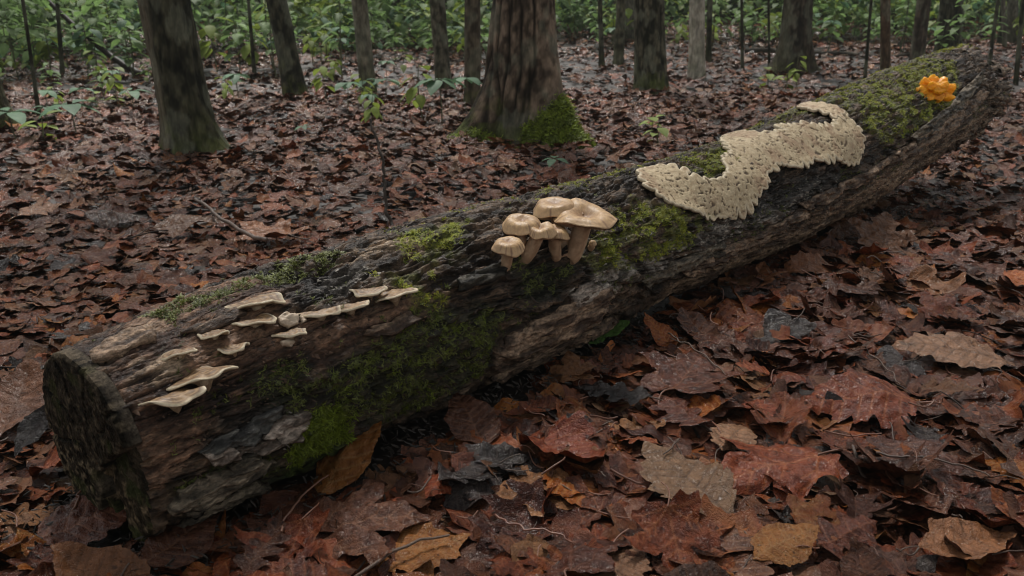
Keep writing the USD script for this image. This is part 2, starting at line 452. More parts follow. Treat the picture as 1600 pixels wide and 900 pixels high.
R_UNDER = P([(1000, 480), (1100, 420), (1300, 330), (1430, 240), (1540, 150), (1555, 175), (1440, 265), (1300, 352), (1000, 487)])
M_BRIGHT = [P([(450, 770), (440, 720), (470, 660), (500, 640), (545, 650), (540, 700), (500, 745), (470, 775)])]
M_DARK = [P([(510, 590), (560, 540), (640, 500), (740, 475), (800, 480), (780, 540), (740, 590), (640, 640), (560, 660), (510, 640)]), P([(790, 425), (850, 405), (900, 415), (880, 450), (830, 460)]), P([(280, 760), (380, 710), (430, 700), (450, 740), (380, 790), (300, 800)]), P([(400, 590), (480, 560), (500, 620), (420, 650)])]
M_CREST = [P([(225, 502), (290, 470), (330, 465), (330, 486), (255, 506)]), P([(375, 440), (460, 405), (540, 392), (530, 408), (440, 434)]), P([(330, 470), (380, 445), (385, 452), (340, 476)])]
M_YELLOW = [P([(615, 380), (650, 358), (720, 345), (735, 375), (720, 400), (680, 415), (640, 410)]), P([(900, 400), (920, 370), (960, 330), (1000, 310), (1060, 330), (1105, 345), (1080, 380), (1000, 410), (930, 425)]),
            P([(1350, 200), (1340, 150), (1390, 110), (1440, 88), (1490, 95), (1500, 130), (1480, 180), (1430, 200), (1380, 225)]), P([(1280, 160), (1340, 130), (1350, 160), (1330, 175)]),
            P([(580, 440), (640, 420), (700, 440), (690, 465), (650, 470), (600, 460)]), P([(1070, 250), (1150, 225), (1170, 250), (1120, 275), (1080, 272)])]


def amax(polys, s, th):
    return np.max([signed(p, s, th) for p in polys], 0)


# ---- the log's mesh
def log_fields(s, th):
    """Relief (m) and colour of the log at (s, th)."""
    r = _rs(np.clip(s / LOG_L, 0, 1))
    q = np.stack([s, r * np.sin(th), r * np.cos(th)], -1)      # points of the straightened log
    st = np.array([0.16, 1, 1])
    lump = fbm(q * 7, 3, 1) - 0.5
    fib = fbm(q * st * 170, 3, 2)
    fib2 = fbm(q * st * 60, 3, 3)
    edge = (fbm(q * 26, 4, 4) - 0.5) * 0.075
    crk = 1 - np.abs(2 * fbm(q * [14, 38, 38], 3, 6) - 1) * 2.2  # bark fissures
    grain = fbm(q * 120, 3, 7)
    fl_ = fbm(q * [4.5, 62, 62], 3, 23)
    gate = smoothstep(0.38, 0.55, fbm(q * [9, 16, 16], 2, 24))
    fiss = smoothstep(0.030, 0.006, np.abs(fl_ - 0.5)) * gate     # lengthwise cracks
    fl2 = fbm(q * [16, 130, 130], 2, 25)
    fiss2 = smoothstep(0.035, 0.008, np.abs(fl2 - 0.5)) * smoothstep(0.42, 0.55, fbm(q * [14, 24, 24], 2, 26))
    blot = fbm(q * 15, 4, 8)
    wood = smoothstep(-0.01, 0.012, np.maximum(signed(R_TOPWOOD, s, th), signed(R_BROWN, s, th)) + edge)
    pale = smoothstep(-0.012, 0.015, amax(R_PALE, s, th) + edge * 0.8) * smoothstep(0.38, 0.6, fib2)
    plank = smoothstep(-0.002, 0.004, signed(R_PLANK, s, th) + edge * 0.25)
    grey = smoothstep(-0.01, 0.02, amax(R_GREY, s, th) + edge)
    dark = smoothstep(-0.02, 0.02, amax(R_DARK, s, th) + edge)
    und = smoothstep(-0.03, 0.02, signed(R_UNDER, s, th) + edge * 0.7)
    md, my = smoothstep(-0.02, 0.02, amax(M_DARK, s, th) + edge), smoothstep(-0.02, 0.02, amax(M_YELLOW, s, th) + edge)
    mb = smoothstep(-0.01, 0.015, amax(M_BRIGHT, s, th) + edge * 0.6)
    crest = smoothstep(0.5, 0.15, np.abs(th + 0.35 + 0.4 * (noise(q * 2, 77) - 0.5))) * smoothstep(1.1, 1.5, s)
    bark = 1 - np.maximum(wood, np.maximum(plank, und * 0.8))
    d = lump * 0.028 + (fib - 0.5) * 0.006 + (fib2 - 0.5) * 0.012 * (1 - 0.4 * bark) + (grain - 0.5) * 0.0060 + (fbm(q * [70, 250, 250], 3, 17) - 0.5) * 0.0055 - 0.007 * fiss - 0.0025 * fiss2
    d += bark * (0.005 + (blot - 0.5) * 0.016 - 0.011 * smoothstep(0.55, 0.9, crk)) + plank * 0.012 - dark * 0.010 + grey * 0.006 * (fbm(q * 45, 3, 12) - 0.2)
    c_wood = mix(mix((0.042, 0.021, 0.013), (0.19, 0.108, 0.066), smoothstep(0.36, 0.64, fib2)), (0.020, 0.011, 0.008), smoothstep(0.5, 0.66, blot) * 0.8)
    c_bark = mix((0.015, 0.0095, 0.0062), (0.115, 0.075, 0.048), smoothstep(0.36, 0.66, fbm(q * [22, 60, 60], 4, 13)))
    c = mix(c_bark, c_wood, 1 - bark)
    c = mix(c, (0.36, 0.26, 0.175), pale * 0.85)
    c = mix(c, mix((0.06, 0.038, 0.026), (0.24, 0.165, 0.11), smoothstep(0.35, 0.62, fib2)), plank)
    c = mix(c, mix((0.06, 0.038, 0.025), (0.27, 0.185, 0.118), smoothstep(0.4, 0.65, fib2)), und * 0.9)
    c = mix(c, mix((0.08, 0.068, 0.057), (0.31, 0.27, 0.23), smoothstep(0.42, 0.6, fbm(q * 60, 3, 14))), grey * 0.85)
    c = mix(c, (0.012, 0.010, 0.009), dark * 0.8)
    c = mix(c, (0.016, 0.018, 0.007), md * 0.75)
    tail = smoothstep(LOG_L - 0.62, LOG_L - 0.12, s + 0.5 * (fbm(q * 9, 3, 27) - 0.5)) * smoothstep(0.35, 0.75, th + 0.9 * smoothstep(LOG_L - 0.3, LOG_L, s))
    c = mix(c, mix((0.05, 0.033, 0.021), (0.27, 0.19, 0.125), smoothstep(0.38, 0.62, fbm(q * [9, 75, 75], 4, 28))), tail * 0.9)
    c = mix(c, (0.009, 0.006, 0.0045), np.clip(fiss * 0.7 + fiss2 * 0.3, 0, 0.8) * (1 - 0.5 * grey))
    green = np.maximum(my, crest * 0.8) * smoothstep(0.40, 0.58, fbm(q * 34, 3, 15))
    c = mix(c, mix((0.05, 0.055, 0.012), (0.14, 0.14, 0.03), grain), green * 0.8)
    c = mix(c, (0.03, 0.05, 0.008), mb * 0.8)
    return d, c


su = np.concatenate([np.arange(0, 1.6, 0.0026), np.arange(1.6, 2.6, 0.0036), np.arange(2.6, LOG_L + 1e-6, 0.0052)])
tu = np.concatenate([np.linspace(-2.6, -0.75, 60, endpoint=False), np.linspace(-0.75, 2.15, 300, endpoint=False), np.linspace(2.15, 2 * np.pi - 2.6, 50, endpoint=False)])
S, TH = np.meshgrid(su, tu, indexing='ij')
D, C = log_fields(S, TH)
q = np.stack([S, np.sin(TH) * 0.18, np.cos(TH) * 0.18], -1)
# the far end is broken: its rim is ragged, and frays into splinters
fr = smoothstep(LOG_L - 0.5, LOG_L, S)
jag = fbm(np.stack([0 * TH, np.sin(TH) * 9, np.cos(TH) * 9], -1), 3, 31) - 0.45
S2 = S + fr * (jag * 0.15 - 0.21 + (fbm(q * [0, 60, 60], 2, 33) - 0.5) * 0.12)
D2 = D - fr * np.maximum(0, fbm(q * [3, 42, 42], 3, 34) - 0.45) * 0.12 - 0.012 * smoothstep(LOG_L - 0.05, LOG_L, S)
# the sawn end: the rim is a little worn
D2 = D2 - 0.004 * smoothstep(0.012, 0.0, S)
V = log_pt(S2, TH, D2)
log_vertices = V.reshape(-1, 3)
log_tree = cKDTree(log_vertices[::2])
log_nrm_th = TH.ravel()[::2]
fallen_log = thing('fallen_log', 'long mossy fallen log lying diagonally across the leaf litter', 'log', trs(LOG_A, LR))
inv = lambda p: (np.asarray(p) - LOG_A) @ LR                    # world -> the log's own axes
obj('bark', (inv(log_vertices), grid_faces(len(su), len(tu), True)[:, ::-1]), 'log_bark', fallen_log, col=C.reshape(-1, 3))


def on_log(s, th, off=0.0):
    """A point on the finished relief."""
    d, _ = log_fields(np.atleast_1d(np.asarray(s, float)), np.atleast_1d(np.asarray(th, float)))
    return log_pt(np.atleast_1d(s), np.atleast_1d(th), d + off)


# ---- sawn end face: a fibrous dark disc with a rotten cleft, and the sound upper slab standing proud of it
nr, na = 70, 240
rr = np.linspace(0, 1, nr)
aa = np.linspace(-np.pi, np.pi, na, endpoint=False)
RRg, AA = np.meshgrid(rr, aa, indexing='ij')
d0, _ = log_fields(np.zeros(na), aa)
Rend = (_rs(0.0) + d0 - 0.004)[None, :] * RRg
yl, zl = Rend * np.sin(AA), Rend * np.cos(AA)
qe = np.stack([yl, zl, 0 * yl], -1)
rad_f = fbm(np.stack([np.sin(AA) * 14, np.cos(AA) * 14, RRg * 3], -1), 3, 41)
cleft = smoothstep(0.022, 0.0, np.abs(yl - 0.012 + 0.25 * (zl + 0.02) + 0.02 * (fbm(qe * 30, 2, 44) - 0.5))) * smoothstep(0.0, -0.06, zl)
low = smoothstep(0.02, -0.03, zl + 0.35 * yl + 0.03 * (fbm(qe * 22, 3, 45) - 0.5))
xl = 0.002 + (fbm(qe * 70, 4, 42) - 0.5) * 0.010 + (rad_f - 0.5) * 0.006 + cleft * 0.05 - low * 0.006
xl = xl * smoothstep(1.0, 0.97, RRg)
ce = mix((0.010, 0.0085, 0.006), (0.050, 0.038, 0.025), smoothstep(0.42, 0.68, fbm(qe * [60, 60, 1], 4, 46)))
ce = mix(ce, mix((0.018, 0.013, 0.008), (0.17, 0.12, 0.072), smoothstep(0.45, 0.68, fbm(qe * 110, 3, 47))), low * 0.8)
ce = mix(ce, (0.03, 0.034, 0.012), smoothstep(0.55, 0.7, fbm(qe * 25, 3, 48)) * 0.7)
ce = mix(ce, (0.006, 0.005, 0.004), cleft)
obj('sawn_face', (np.stack([xl, yl, zl], -1).reshape(-1, 3), grid_faces(nr, na, True)), 'log_end', fallen_log, col=ce.reshape(-1, 3))
# the sound part of the end stands a finger's breadth proud, with a smooth rim
sth = np.linspace(-3.05, 1.16, 170)
d1, _ = log_fields(np.full(170, 0.02), sth)
Rs = _rs(0.0) + 0.006 + 0.004 * (noise(np.c_[sth * 7, sth * 0, sth * 0], 3) - 0.5)
jagx = np.linspace(0, 1, 34)[1:-1]
a_, b_ = np.array([Rs[-1] * math.sin(sth[-1]), Rs[-1] * math.cos(sth[-1])]), np.array([Rs[0] * math.sin(sth[0]), Rs[0] * math.cos(sth[0])])
m_ = np.array([0.015, -0.012])
brk = np.where(jagx[:, None] < .5, a_ + (m_ - a_) * jagx[:, None] * 2, m_ + (b_ - m_) * (jagx[:, None] * 2 - 1)) + (np.stack([fbm(np.c_[jagx * 16, jagx * 0, jagx * 0], 3, 5), fbm(np.c_[jagx * 16, jagx * 0, jagx * 0], 3, 6)], 1) - 0.5) * 0.035
slab = Polygon(np.vstack([np.stack([Rs * np.sin(sth), Rs * np.cos(sth)], 1), brk])).buffer(0)
slab = max(slab.geoms, key=lambda g: g.area) if hasattr(slab, 'geoms') else slab
rim_ = np.array(LineString(slab.exterior.coords).segmentize(0.003).coords)[:-1]
slab = Polygon(rim_)
h_ = 0.0042
gx_, gy_ = np.meshgrid(np.arange(-0.19, 0.19, h_), np.arange(-0.19, 0.19, h_), indexing='ij')
g_ = np.stack([gx_.ravel(), gy_.ravel()], 1)
g_ = g_[shapely.contains_xy(slab.buffer(-0.003), g_[:, 0], g_[:, 1])]
pp = np.vstack([rim_, g_])
tri = Delaunay(pp).simplices
cc = pp[tri].mean(1)
tri = tri[shapely.contains_xy(slab, cc[:, 0], cc[:, 1])]
u_, w_ = pp[tri[:, 1]] - pp[tri[:, 0]], pp[tri[:, 2]] - pp[tri[:, 0]]
fl_ = u_[:, 0] * w_[:, 1] - u_[:, 1] * w_[:, 0] > 0
tri[fl_] = tri[fl_][:, ::-1]
fq = np.c_[pp, np.zeros(len(pp))]
dr = shapely.distance(slab.exterior, shapely.points(pp))
bel = smoothstep(0.03, -0.06, pp[:, 1] + 0.2 * pp[:, 0])
face_x = -0.014 - 0.004 * smoothstep(0.0, 0.004, dr) + (fbm(fq * 75, 4, 71) - 0.5) * (0.0022 + 0.005 * bel) * smoothstep(0.0, 0.006, dr)
rc = np.hypot(pp[:, 0] - 0.01, pp[:, 1] - 0.02)
ac = np.arctan2(pp[:, 0] - 0.01, pp[:, 1] - 0.02)
rings = 0.5 + 0.5 * np.sin(rc * 900 + 5 * fbm(fq * 18, 3, 75))
crk_ = smoothstep(0.055, 0.0, np.abs(((ac * 9 / 6.283 + 0.35 * fbm(fq * 20, 3, 76)) % 1.0) - 0.5) * smoothstep(0.0, 0.06, rc)) * smoothstep(0.02, 0.05, rc) * (noise(np.c_[np.floor(ac * 9 / 6.283), ac * 0, ac * 0], 2) > 0.4)
face_x = face_x + 0.006 * crk_ + 0.0008 * rings
cs_ = mix((0.005, 0.0042, 0.003), (0.022, 0.0175, 0.012), smoothstep(0.40, 0.66, fbm(fq * 90, 4, 72)))
cs_ = cs_ * (0.75 + 0.6 * rings)[:, None]
cs_ = mix(cs_, (0.003, 0.003, 0.003), crk_ * 0.9)
cs_ = mix(cs_, (0.085, 0.066, 0.045), smoothstep(0.008, 0.001, dr) * smoothstep(0.45, 0.6, fbm(fq * 40, 2, 78)))
cs_ = mix(cs_, (0.13, 0.10, 0.064), smoothstep(0.60, 0.68, fbm(fq * 130, 3, 73)) * (0.35 + 0.6 * bel))
cs_ = mix(cs_, (0.030, 0.033, 0.012), smoothstep(0.56, 0.7, fbm(fq * 24, 3, 74)) * 0.6)
n_, k = len(rim_), np.arange(len(rim_))
k2 = (k + 1) % n_
back = np.c_[np.full(n_, 0.007), rim_]
N_ = len(pp)
side_f = np.vstack([np.stack([k, k2, k2 + N_], 1), np.stack([k, k2 + N_, k + N_], 1)])
if Polygon(rim_).exterior.is_ccw:
    side_f = side_f[:, ::-1]
obj('end_slab', (np.vstack([np.c_[face_x, pp], back]), np.vstack([tri, side_f])), 'log_end', fallen_log, smooth=False,
    col=np.vstack([cs_, mix((0.030, 0.024, 0.018), (0.10, 0.082, 0.062), noise(np.c_[rim_ * 22, k * 0], 4))]))
# far broken end: a ragged cup
V_end = V[-1]
cen = V_end.mean(0) - E1 * 0.10
cup = np.concatenate([(V_end[None] * t + cen * (1 - t) + E1 * 0.05 * np.sin(t * 9)[..., None]) for t in np.linspace(0.985, 0.0, 12)[:, None, None]], 0)
obj('broken_face', (inv(cup.reshape(-1, 3)), grid_faces(12, len(tu), True)), 'log_end', fallen_log, col=mix((0.03, 0.02, 0.014), (0.12, 0.08, 0.05), noise(cup.reshape(-1, 3) * 70, 4)))


def shell(poly, step, thick, relief, seed, curl=0.0, lift=0.0, grain=(60, 60), offmin=0.0):
    """A plate that follows the log: outline in (s, arc); thick in metres. Returns (world vertices, faces, top mask, edge distance, sa)."""
    b = poly.bounds
    xs = np.arange(b[0], b[2] + step, step)
    ys = np.arange(b[1], b[3] + step, step)
    gx_, gy_ = np.meshgrid(xs, ys, indexing='ij')
    gx_ = gx_ + (np.arange(len(ys)) % 2)[None] * step / 2
    pts = np.stack([gx_.ravel(), gy_.ravel()], 1)
    ins = shapely.contains_xy(poly.buffer(-step * 0.55), pts[:, 0], pts[:, 1])
    ring = LineString(poly.exterior.coords)
    n = max(12, int(ring.length / step))
    rim = np.array([ring.interpolate(t, normalized=True).coords[0] for t in np.arange(n) / n])
    pts = np.vstack([rim, pts[ins]])
    tri = Delaunay(pts).simplices
    cc = pts[tri].mean(1)
    tri = tri[shapely.contains_xy(poly, cc[:, 0], cc[:, 1])]
    a, b2, c = pts[tri[:, 0]], pts[tri[:, 1]], pts[tri[:, 2]]
    flip = (b2[:, 0]-a[:, 0])*(c[:, 1]-a[:, 1]) - (b2[:, 1]-a[:, 1])*(c[:, 0]-a[:, 0]) < 0
    tri[flip] = tri[flip][:, ::-1]
    de = shapely.distance(ring, shapely.points(pts))
    s_, th_ = pts[:, 0], pts[:, 1] / RM
    base, _ = log_fields(s_, th_)
    rq = _rs(np.clip(s_ / LOG_L, 0, 1))
    low_ = (fbm(np.stack([s_, rq * np.sin(th_), rq * np.cos(th_)], -1) * 7, 3, 1) - 0.5) * 0.028 + 0.006
    bs = low_ if offmin is None else 0.6 * base + 0.4 * low_
    qq = np.stack([pts[:, 0] * grain[0], pts[:, 1] * grain[1], np.full(len(pts), seed * 3.3)], -1)
    top = bs + lift + thick * (0.35 + 0.65 * smoothstep(0, thick * 1.5, de)) + (fbm(qq, 4, seed) - 0.5) * relief + curl * smoothstep(0.025, 0.0, de) * (0.3 + noise(qq * 0.5, seed + 5))
    bot = bs - 0.004 + lift + (curl * 0.8) * smoothstep(0.02, 0.0, de) * (0.3 + noise(qq * 0.5, seed + 5))
    bot = np.minimum(bot, top - 0.0008)
    vt, vb = log_pt(s_, th_, top), log_pt(s_, th_, bot)
    N = len(pts)
    k = np.arange(n)
    k2 = (k + 1) % n
    side = np.vstack([np.stack([k, k + N, k2 + N], 1), np.stack([k, k2 + N, k2], 1)])
    ccw = Polygon(rim).exterior.is_ccw
    if not ccw:
        side = side[:, ::-1]
    # (s, arc) -> outward: s x arc points inwards, so faces turn round
    f = np.vstack([tri[:, ::-1], tri + N, side[:, ::-1]])
    return np.vstack([vt, vb]), f, np.r_[np.ones(N), np.zeros(N)], np.r_[de, de], np.vstack([pts, pts])


# ---- plates of bark and lifted wood that stand clear of the trunk
PLATES = [
    (P([(328, 705), (352, 696), (372, 702), (355, 716), (336, 722)]), 0.007, 'pale', 0.008), (P([(372, 700), (420, 680), (442, 690), (410, 706)]), 0.006, 'pale', 0.006),
    (P([(412, 672), (440, 652), (470, 645), (478, 660), (455, 685), (430, 690)]), 0.008, 'pale', 0.008),
    (P([(310, 698), (360, 672), (430, 640), (440, 655), (380, 690), (330, 708)]), 0.008, 'slate', 0.006),
    (P([(255, 790), (300, 750), (400, 705), (430, 712), (360, 755), (290, 800)]), 0.012, 'bark', 0.008), (P([(270, 815), (330, 775), (400, 745), (420, 760), (340, 800), (290, 830)]), 0.011, 'bark', 0.008),
    (P([(775, 548), (800, 522), (880, 472), (940, 446), (952, 458), (925, 492), (860, 530), (800, 560)]), 0.011, 'wood', 0.006), (P([(760, 590), (850, 540), (960, 490), (975, 500), (880, 550), (780, 600)]), 0.007, 'wood', 0.005),
    (P([(885, 462), (915, 440), (930, 448), (905, 480), (888, 482)]), 0.007, 'pale', 0.006), (P([(1000, 440), (1060, 405), (1130, 380), (1140, 392), (1060, 425), (1010, 452)]), 0.008, 'bark', 0.006),
    (P([(1060, 420), (1160, 372), (1260, 325), (1265, 335), (1170, 385), (1075, 432)]), 0.008, 'wood', 0.005), (P([(1250, 318), (1330, 280), (1400, 235), (1405, 246), (1340, 290), (1262, 328)]), 0.009, 'wood', 0.007),
    (P([(1395, 240), (1470, 190), (1530, 140), (1540, 150), (1480, 205), (1405, 254)]), 0.012, 'wood', 0.012), (P([(1420, 215), (1480, 165), (1525, 118), (1534, 126), (1490, 178), (1430, 225)]), 0.012, 'bark', 0.012),
    (P([(700, 440), (760, 415), (790, 420), (770, 440), (715, 456)]), 0.007, 'dark', 0.005), (P([(140, 560), (200, 525), (245, 520), (230, 540), (165, 572)]), 0.005, 'wood', 0.003),
    (P([(290, 520), (370, 485), (385, 495), (320, 525)]), 0.005, 'wood', 0.003), (P([(560, 520), (640, 488), (655, 498), (580, 535)]), 0.006, 'wood', 0.004),
]
PCOL = {'dark': ((0.012, 0.011, 0.009), (0.055, 0.048, 0.036)), 'moss': ((0.03, 0.03, 0.02), (0.13, 0.13, 0.085)), 'pale': ((0.10, 0.075, 0.058), (0.34, 0.28, 0.23)), 'slate': ((0.018, 0.017, 0.016), (0.075, 0.072, 0.064)),
        'bark': ((0.035, 0.028, 0.02), (0.17, 0.135, 0.095)), 'wood': ((0.06, 0.038, 0.026), (0.26, 0.175, 0.115))}
for i, (pl, th_, kd, cu) in enumerate(PLATES):
    co = np.array(pl.exterior.coords)
    co += (np.stack([noise(np.c_[co * 150, co[:, :1] * 0 + i], 3), noise(np.c_[co * 150, co[:, :1] * 0 + i], 8)], 1) - 0.5) * [0.030, 0.014]
    pl = Polygon(co).buffer(0)
    pl = max(pl.geoms, key=lambda g: g.area) if hasattr(pl, 'geoms') else pl
    v, f, tp, de, sa = shell(pl, 0.0028, th_, 0.015, 60 + i, curl=cu, grain=(32, 150))
    ca, cb = PCOL[kd]
    n_ = fbm(np.c_[sa[:, 0] * 16, sa[:, 1] * 110, sa[:, 0] * 0 + i], 4, 70)
    c = mix(ca, cb, smoothstep(0.34, 0.66, n_))
    obj('bark_plate' if kd != 'wood' else 'wood_splinter', (inv(v), f), 'log_bark', fallen_log, col=c)

# ---- shards that stick out of the broken end
rsh = np.random.default_rng(66)
for i in range(26):
    th0 = rsh.uniform(-0.3, 2.1)
    ln, wd = rsh.uniform(0.06, 0.17), rsh.uniform(0.012, 0.030)
    s0 = LOG_L - rsh.uniform(0.15, 0.28)
    t = np.linspace(0, 1, 9)
    out_ = rsh.uniform(0.004, 0.022)
    ctr_ = log_pt(s0 + ln * t, np.full(9, th0 + rsh.normal(0, .04)) + 0.05 * t, -0.012 + out_ * t + 0.006 * np.sin(5 * t + i))
    wv = wd * (1 - t ** 1.5) * (0.8 + 0.4 * noise(np.c_[t * 6, t * 0 + i, t * 0], 5)) + 0.0015
    tv = np.cross(log_normal(s0 + 0 * t, np.full(9, th0)), E1)
    nv_ = log_normal(s0 + 0 * t, np.full(9, th0))
    v = np.concatenate([ctr_ + tv * wv[:, None], ctr_ + nv_ * (wv * 0.35)[:, None], ctr_ - tv * wv[:, None], ctr_ - nv_ * (wv * 0.45)[:, None]])
    v = v + (fbm(v * 120, 2, i)[:, None] - 0.5) * 0.006
    v = v.reshape(4, 9, 3).transpose(1, 0, 2).reshape(-1, 3)
    k_ = fbm(v @ LR * [16, 140, 140], 3, i)
    obj('wood_splinter', (inv(v), grid_faces(9, 4, True)), 'log_bark', fallen_log, col=mix((0.04, 0.026, 0.017), (0.23, 0.16, 0.105), smoothstep(0.35, 0.65, k_)))

# ---- small flakes and crumbs of bark all over (too many to count)
rng = np.random.default_rng(11)


def flake(seed, n=7):
    r = np.random.default_rng(seed)
    a = np.sort(r.uniform(0, 2 * np.pi, n))
    rad = r.uniform(0.55, 1.0, n)
    v = np.stack([np.cos(a) * rad, np.sin(a) * rad * 0.42, r.uniform(-0.06, 0.10, n)], 1)
    t = v * [0.8, 0.8, 1] + [0, 0, 0.12] + np.c_[np.zeros((n, 2)), r.uniform(-0.04, 0.04, n)]
    vv = np.vstack([v, t, [[0, 0, 0.15]]])
    k = np.arange(n)
    k2 = (k + 1) % n
    return vv, np.vstack([np.stack([k, k2, k2 + n], 1), np.stack([k, k2 + n, k + n], 1), np.stack([k + n, k2 + n, np.full(n, 2 * n)], 1)])


def scatter_log(n, weight, seed):
    r = np.random.default_rng(seed)
    s = r.uniform(0.01, LOG_L - 0.03, n * 3)
    th = r.uniform(-0.8, 2.0, n * 3)
    w = weight(s, th)
    k = np.nonzero(r.uniform(0, 1, n * 3) < w)[0][:n]
    return s[k], th[k]


def log_frame(s, th, yaw, tilt):
    """Quaternions: local x along the log, z outwards, then yawed about z and tipped."""
    m = np.stack([np.broadcast_to(E1, (len(th), 3)), np.cross(log_normal(s, th), E1), log_normal(s, th)], 2)
    q0 = np.array([Gf2q(a) for a in m])
    return qmul(qmul(q0, q_axis(np.array([0, 0, 1.0]) + 0 * m[:, :, 0], yaw)), q_axis(np.stack([np.cos(yaw * 3), np.sin(yaw * 3), 0 * yaw], -1), tilt))


def Gf2q(m):
    q = Gf.Matrix3d(*m.T.ravel().tolist()).ExtractRotation().GetQuat()
    return [q.GetReal(), *q.GetImaginary()]


def flakes_weight(s, th):
    r = _rs(np.clip(s / LOG_L, 0, 1))
    q = np.stack([s, r * np.sin(th), r * np.cos(th)], -1)
    w = 0.25 + 0.75 * smoothstep(0.4, 0.65, fbm(q * 12, 3, 51))
    return w * (1 - 0.6 * (signed(R_TOPWOOD, s, th) > 0))


s, th = scatter_log(17000, flakes_weight, 12)
n = len(s)
d_, c_ = log_fields(s, th)
g_ = amax(R_GREY, s, th) > -0.005
b_ = (np.maximum(np.maximum(signed(R_BROWN, s, th), signed(R_TOPWOOD, s, th)), np.maximum(signed(R_UNDER, s, th), signed(R_PLANK, s, th))) > 0)
idx = np.where(g_ & (rng.uniform(size=n) < 0.88), 8, np.where(b_ & (rng.uniform(size=n) < 0.75), 4, 0)) + rng.integers(0, 4, n)
protos = [(flake(k), m, None, None) for m, k0 in (('chip_dark', 0), ('chip_brown', 10), ('chip_grey', 20)) for k in range(k0, k0 + 4)]
pos = inv(log_pt(s, th, d_ - 0.001))
qs = log_frame(s, th, rng.normal(0, 0.35, n), rng.normal(0.18, 0.30, n))
qinv = Gf2q(LR.T)
qs = qmul(np.broadcast_to(np.array(qinv), qs.shape), qs)
instancer('bark_flakes', protos, idx, pos, qs, rng.uniform(0.0035, 0.011, n) * (0.7 + 0.5 * (rng.uniform(size=n) < 0.12)), fallen_log)


# ---- moss
def tuft(seed, nb=15, spread=1.0, curl=0.6, wid=0.085):
    r = np.random.default_rng(seed)
    vs, fs, n = [], [], 0
    for _ in range(nb):
        a = r.uniform(0, 2 * np.pi)
        base = np.array([r.normal(0, 0.35), r.normal(0, 0.35), -0.1])
        ln = r.uniform(0.55, 1.15)
        lean = r.uniform(0.25, 1.1) * spread
        dirv = np.array([math.cos(a) * math.sin(lean), math.sin(a) * math.sin(lean), math.cos(lean)])
        side = np.cross(dirv, [0, 0, 1.0])
        side /= np.linalg.norm(side) + 1e-9
        pts = []
        for t in (0, 0.4, 0.75, 1.0):
            pts.append(base + dirv * ln * t + np.array([math.cos(a), math.sin(a), -0.8]) * curl * 0.45 * t * t * ln)
        w = wid * r.uniform(0.7, 1.3)
        ws = [w * 0.7, w, w * 0.8]
        v = [pts[0] - side * ws[0], pts[0] + side * ws[0], pts[1] - side * ws[1], pts[1] + side * ws[1], pts[2] - side * ws[2], pts[2] + side * ws[2], pts[3]]
        f = [[0, 1, 3], [0, 3, 2], [2, 3, 5], [2, 5, 4], [4, 5, 6]]
        vs.append(np.array(v))
        fs.append(np.array(f) + n)
        n += 7
    return np.vstack(vs), np.vstack(fs)


def moss_patch(name, polys, mat, n, size, seed, thr, soft, extra=None, freq=30):
    def w(s, th):
        r_ = _rs(np.clip(s / LOG_L, 0, 1))
        q = np.stack([s, r_ * np.sin(th), r_ * np.cos(th)], -1)
        e = (fbm(q * 26, 4, 4) - 0.5) * 0.075
        v = smoothstep(-0.012, 0.02, amax(polys, s, th) + e) if polys else 0
        if extra is not None:
            v = np.maximum(v, extra(s, th, q))
        return v * smoothstep(thr, thr + soft, fbm(q * freq, 3, 15))
    b = [p.bounds for p in polys]
    r = np.random.default_rng(seed)
    s0, s1 = (min(x[0] for x in b) - 0.05, max(x[2] for x in b) + 0.05) if extra is None else (0.02, LOG_L - 0.05)
    s, th = r.uniform(max(0.01, s0), min(s1, LOG_L - 0.03), n * 6), r.uniform(-0.9, 2.1, n * 6)
    k = np.nonzero(r.uniform(size=n * 6) < w(s, th))[0][:n]
    s, th = s[k], th[k]
    m = len(s)
    d_, _ = log_fields(s, th)
    up = log_normal(s, th) + np.array([0, 0, 0.35]) + r.normal(0, 0.3, (m, 3))
    qs = qmul(q_from_z(up), q_axis(np.tile([0, 0, 1.0], (m, 1)), r.uniform(0, 6.28, m)))
    qs = qmul(np.broadcast_to(np.array(qinv), qs.shape), qs)
    protos = [(tuft(seed * 10 + j, curl=0.5 + 0.3 * j), mat, None, None) for j in range(4)]
    instancer(name, protos, r.integers(0, 4, m), inv(log_pt(s, th, d_ - 0.001)), qs, r.uniform(size[0], size[1], m), fallen_log)


def crest_w(s, th, q):
    return 0.8 * smoothstep(0.5, 0.15, np.abs(th + 0.35 + 0.4 * (noise(q * 2, 77) - 0.5))) * smoothstep(0.5, 1.3, s) * smoothstep(0.38, 0.55, fbm(q * 9, 2, 78))


def sparse_w(s, th, q):
    return 0.14 * smoothstep(0.52, 0.66, fbm(q * 8, 3, 79)) * (th < 1.7)


moss_patch('bright_moss', M_BRIGHT, 'moss_bright', 5600, (0.0045, 0.0095), 21, 0.20, 0.2)
moss_patch('dark_moss', M_DARK, 'moss_dark', 15000, (0.0035, 0.008), 22, 0.36, 0.2, sparse_w)
moss_patch('crest_moss', M_CREST, 'moss_dark', 2600, (0.005, 0.010), 25, 0.30, 0.2)
moss_patch('yellow_moss', M_YELLOW, 'moss_yellow', 20000, (0.003, 0.0068), 23, 0.455, 0.12, crest_w)
moss_patch('green_moss', M_YELLOW + M_DARK[:1], 'moss_bright', 4500, (0.0035, 0.0075), 24, 0.46, 0.14)

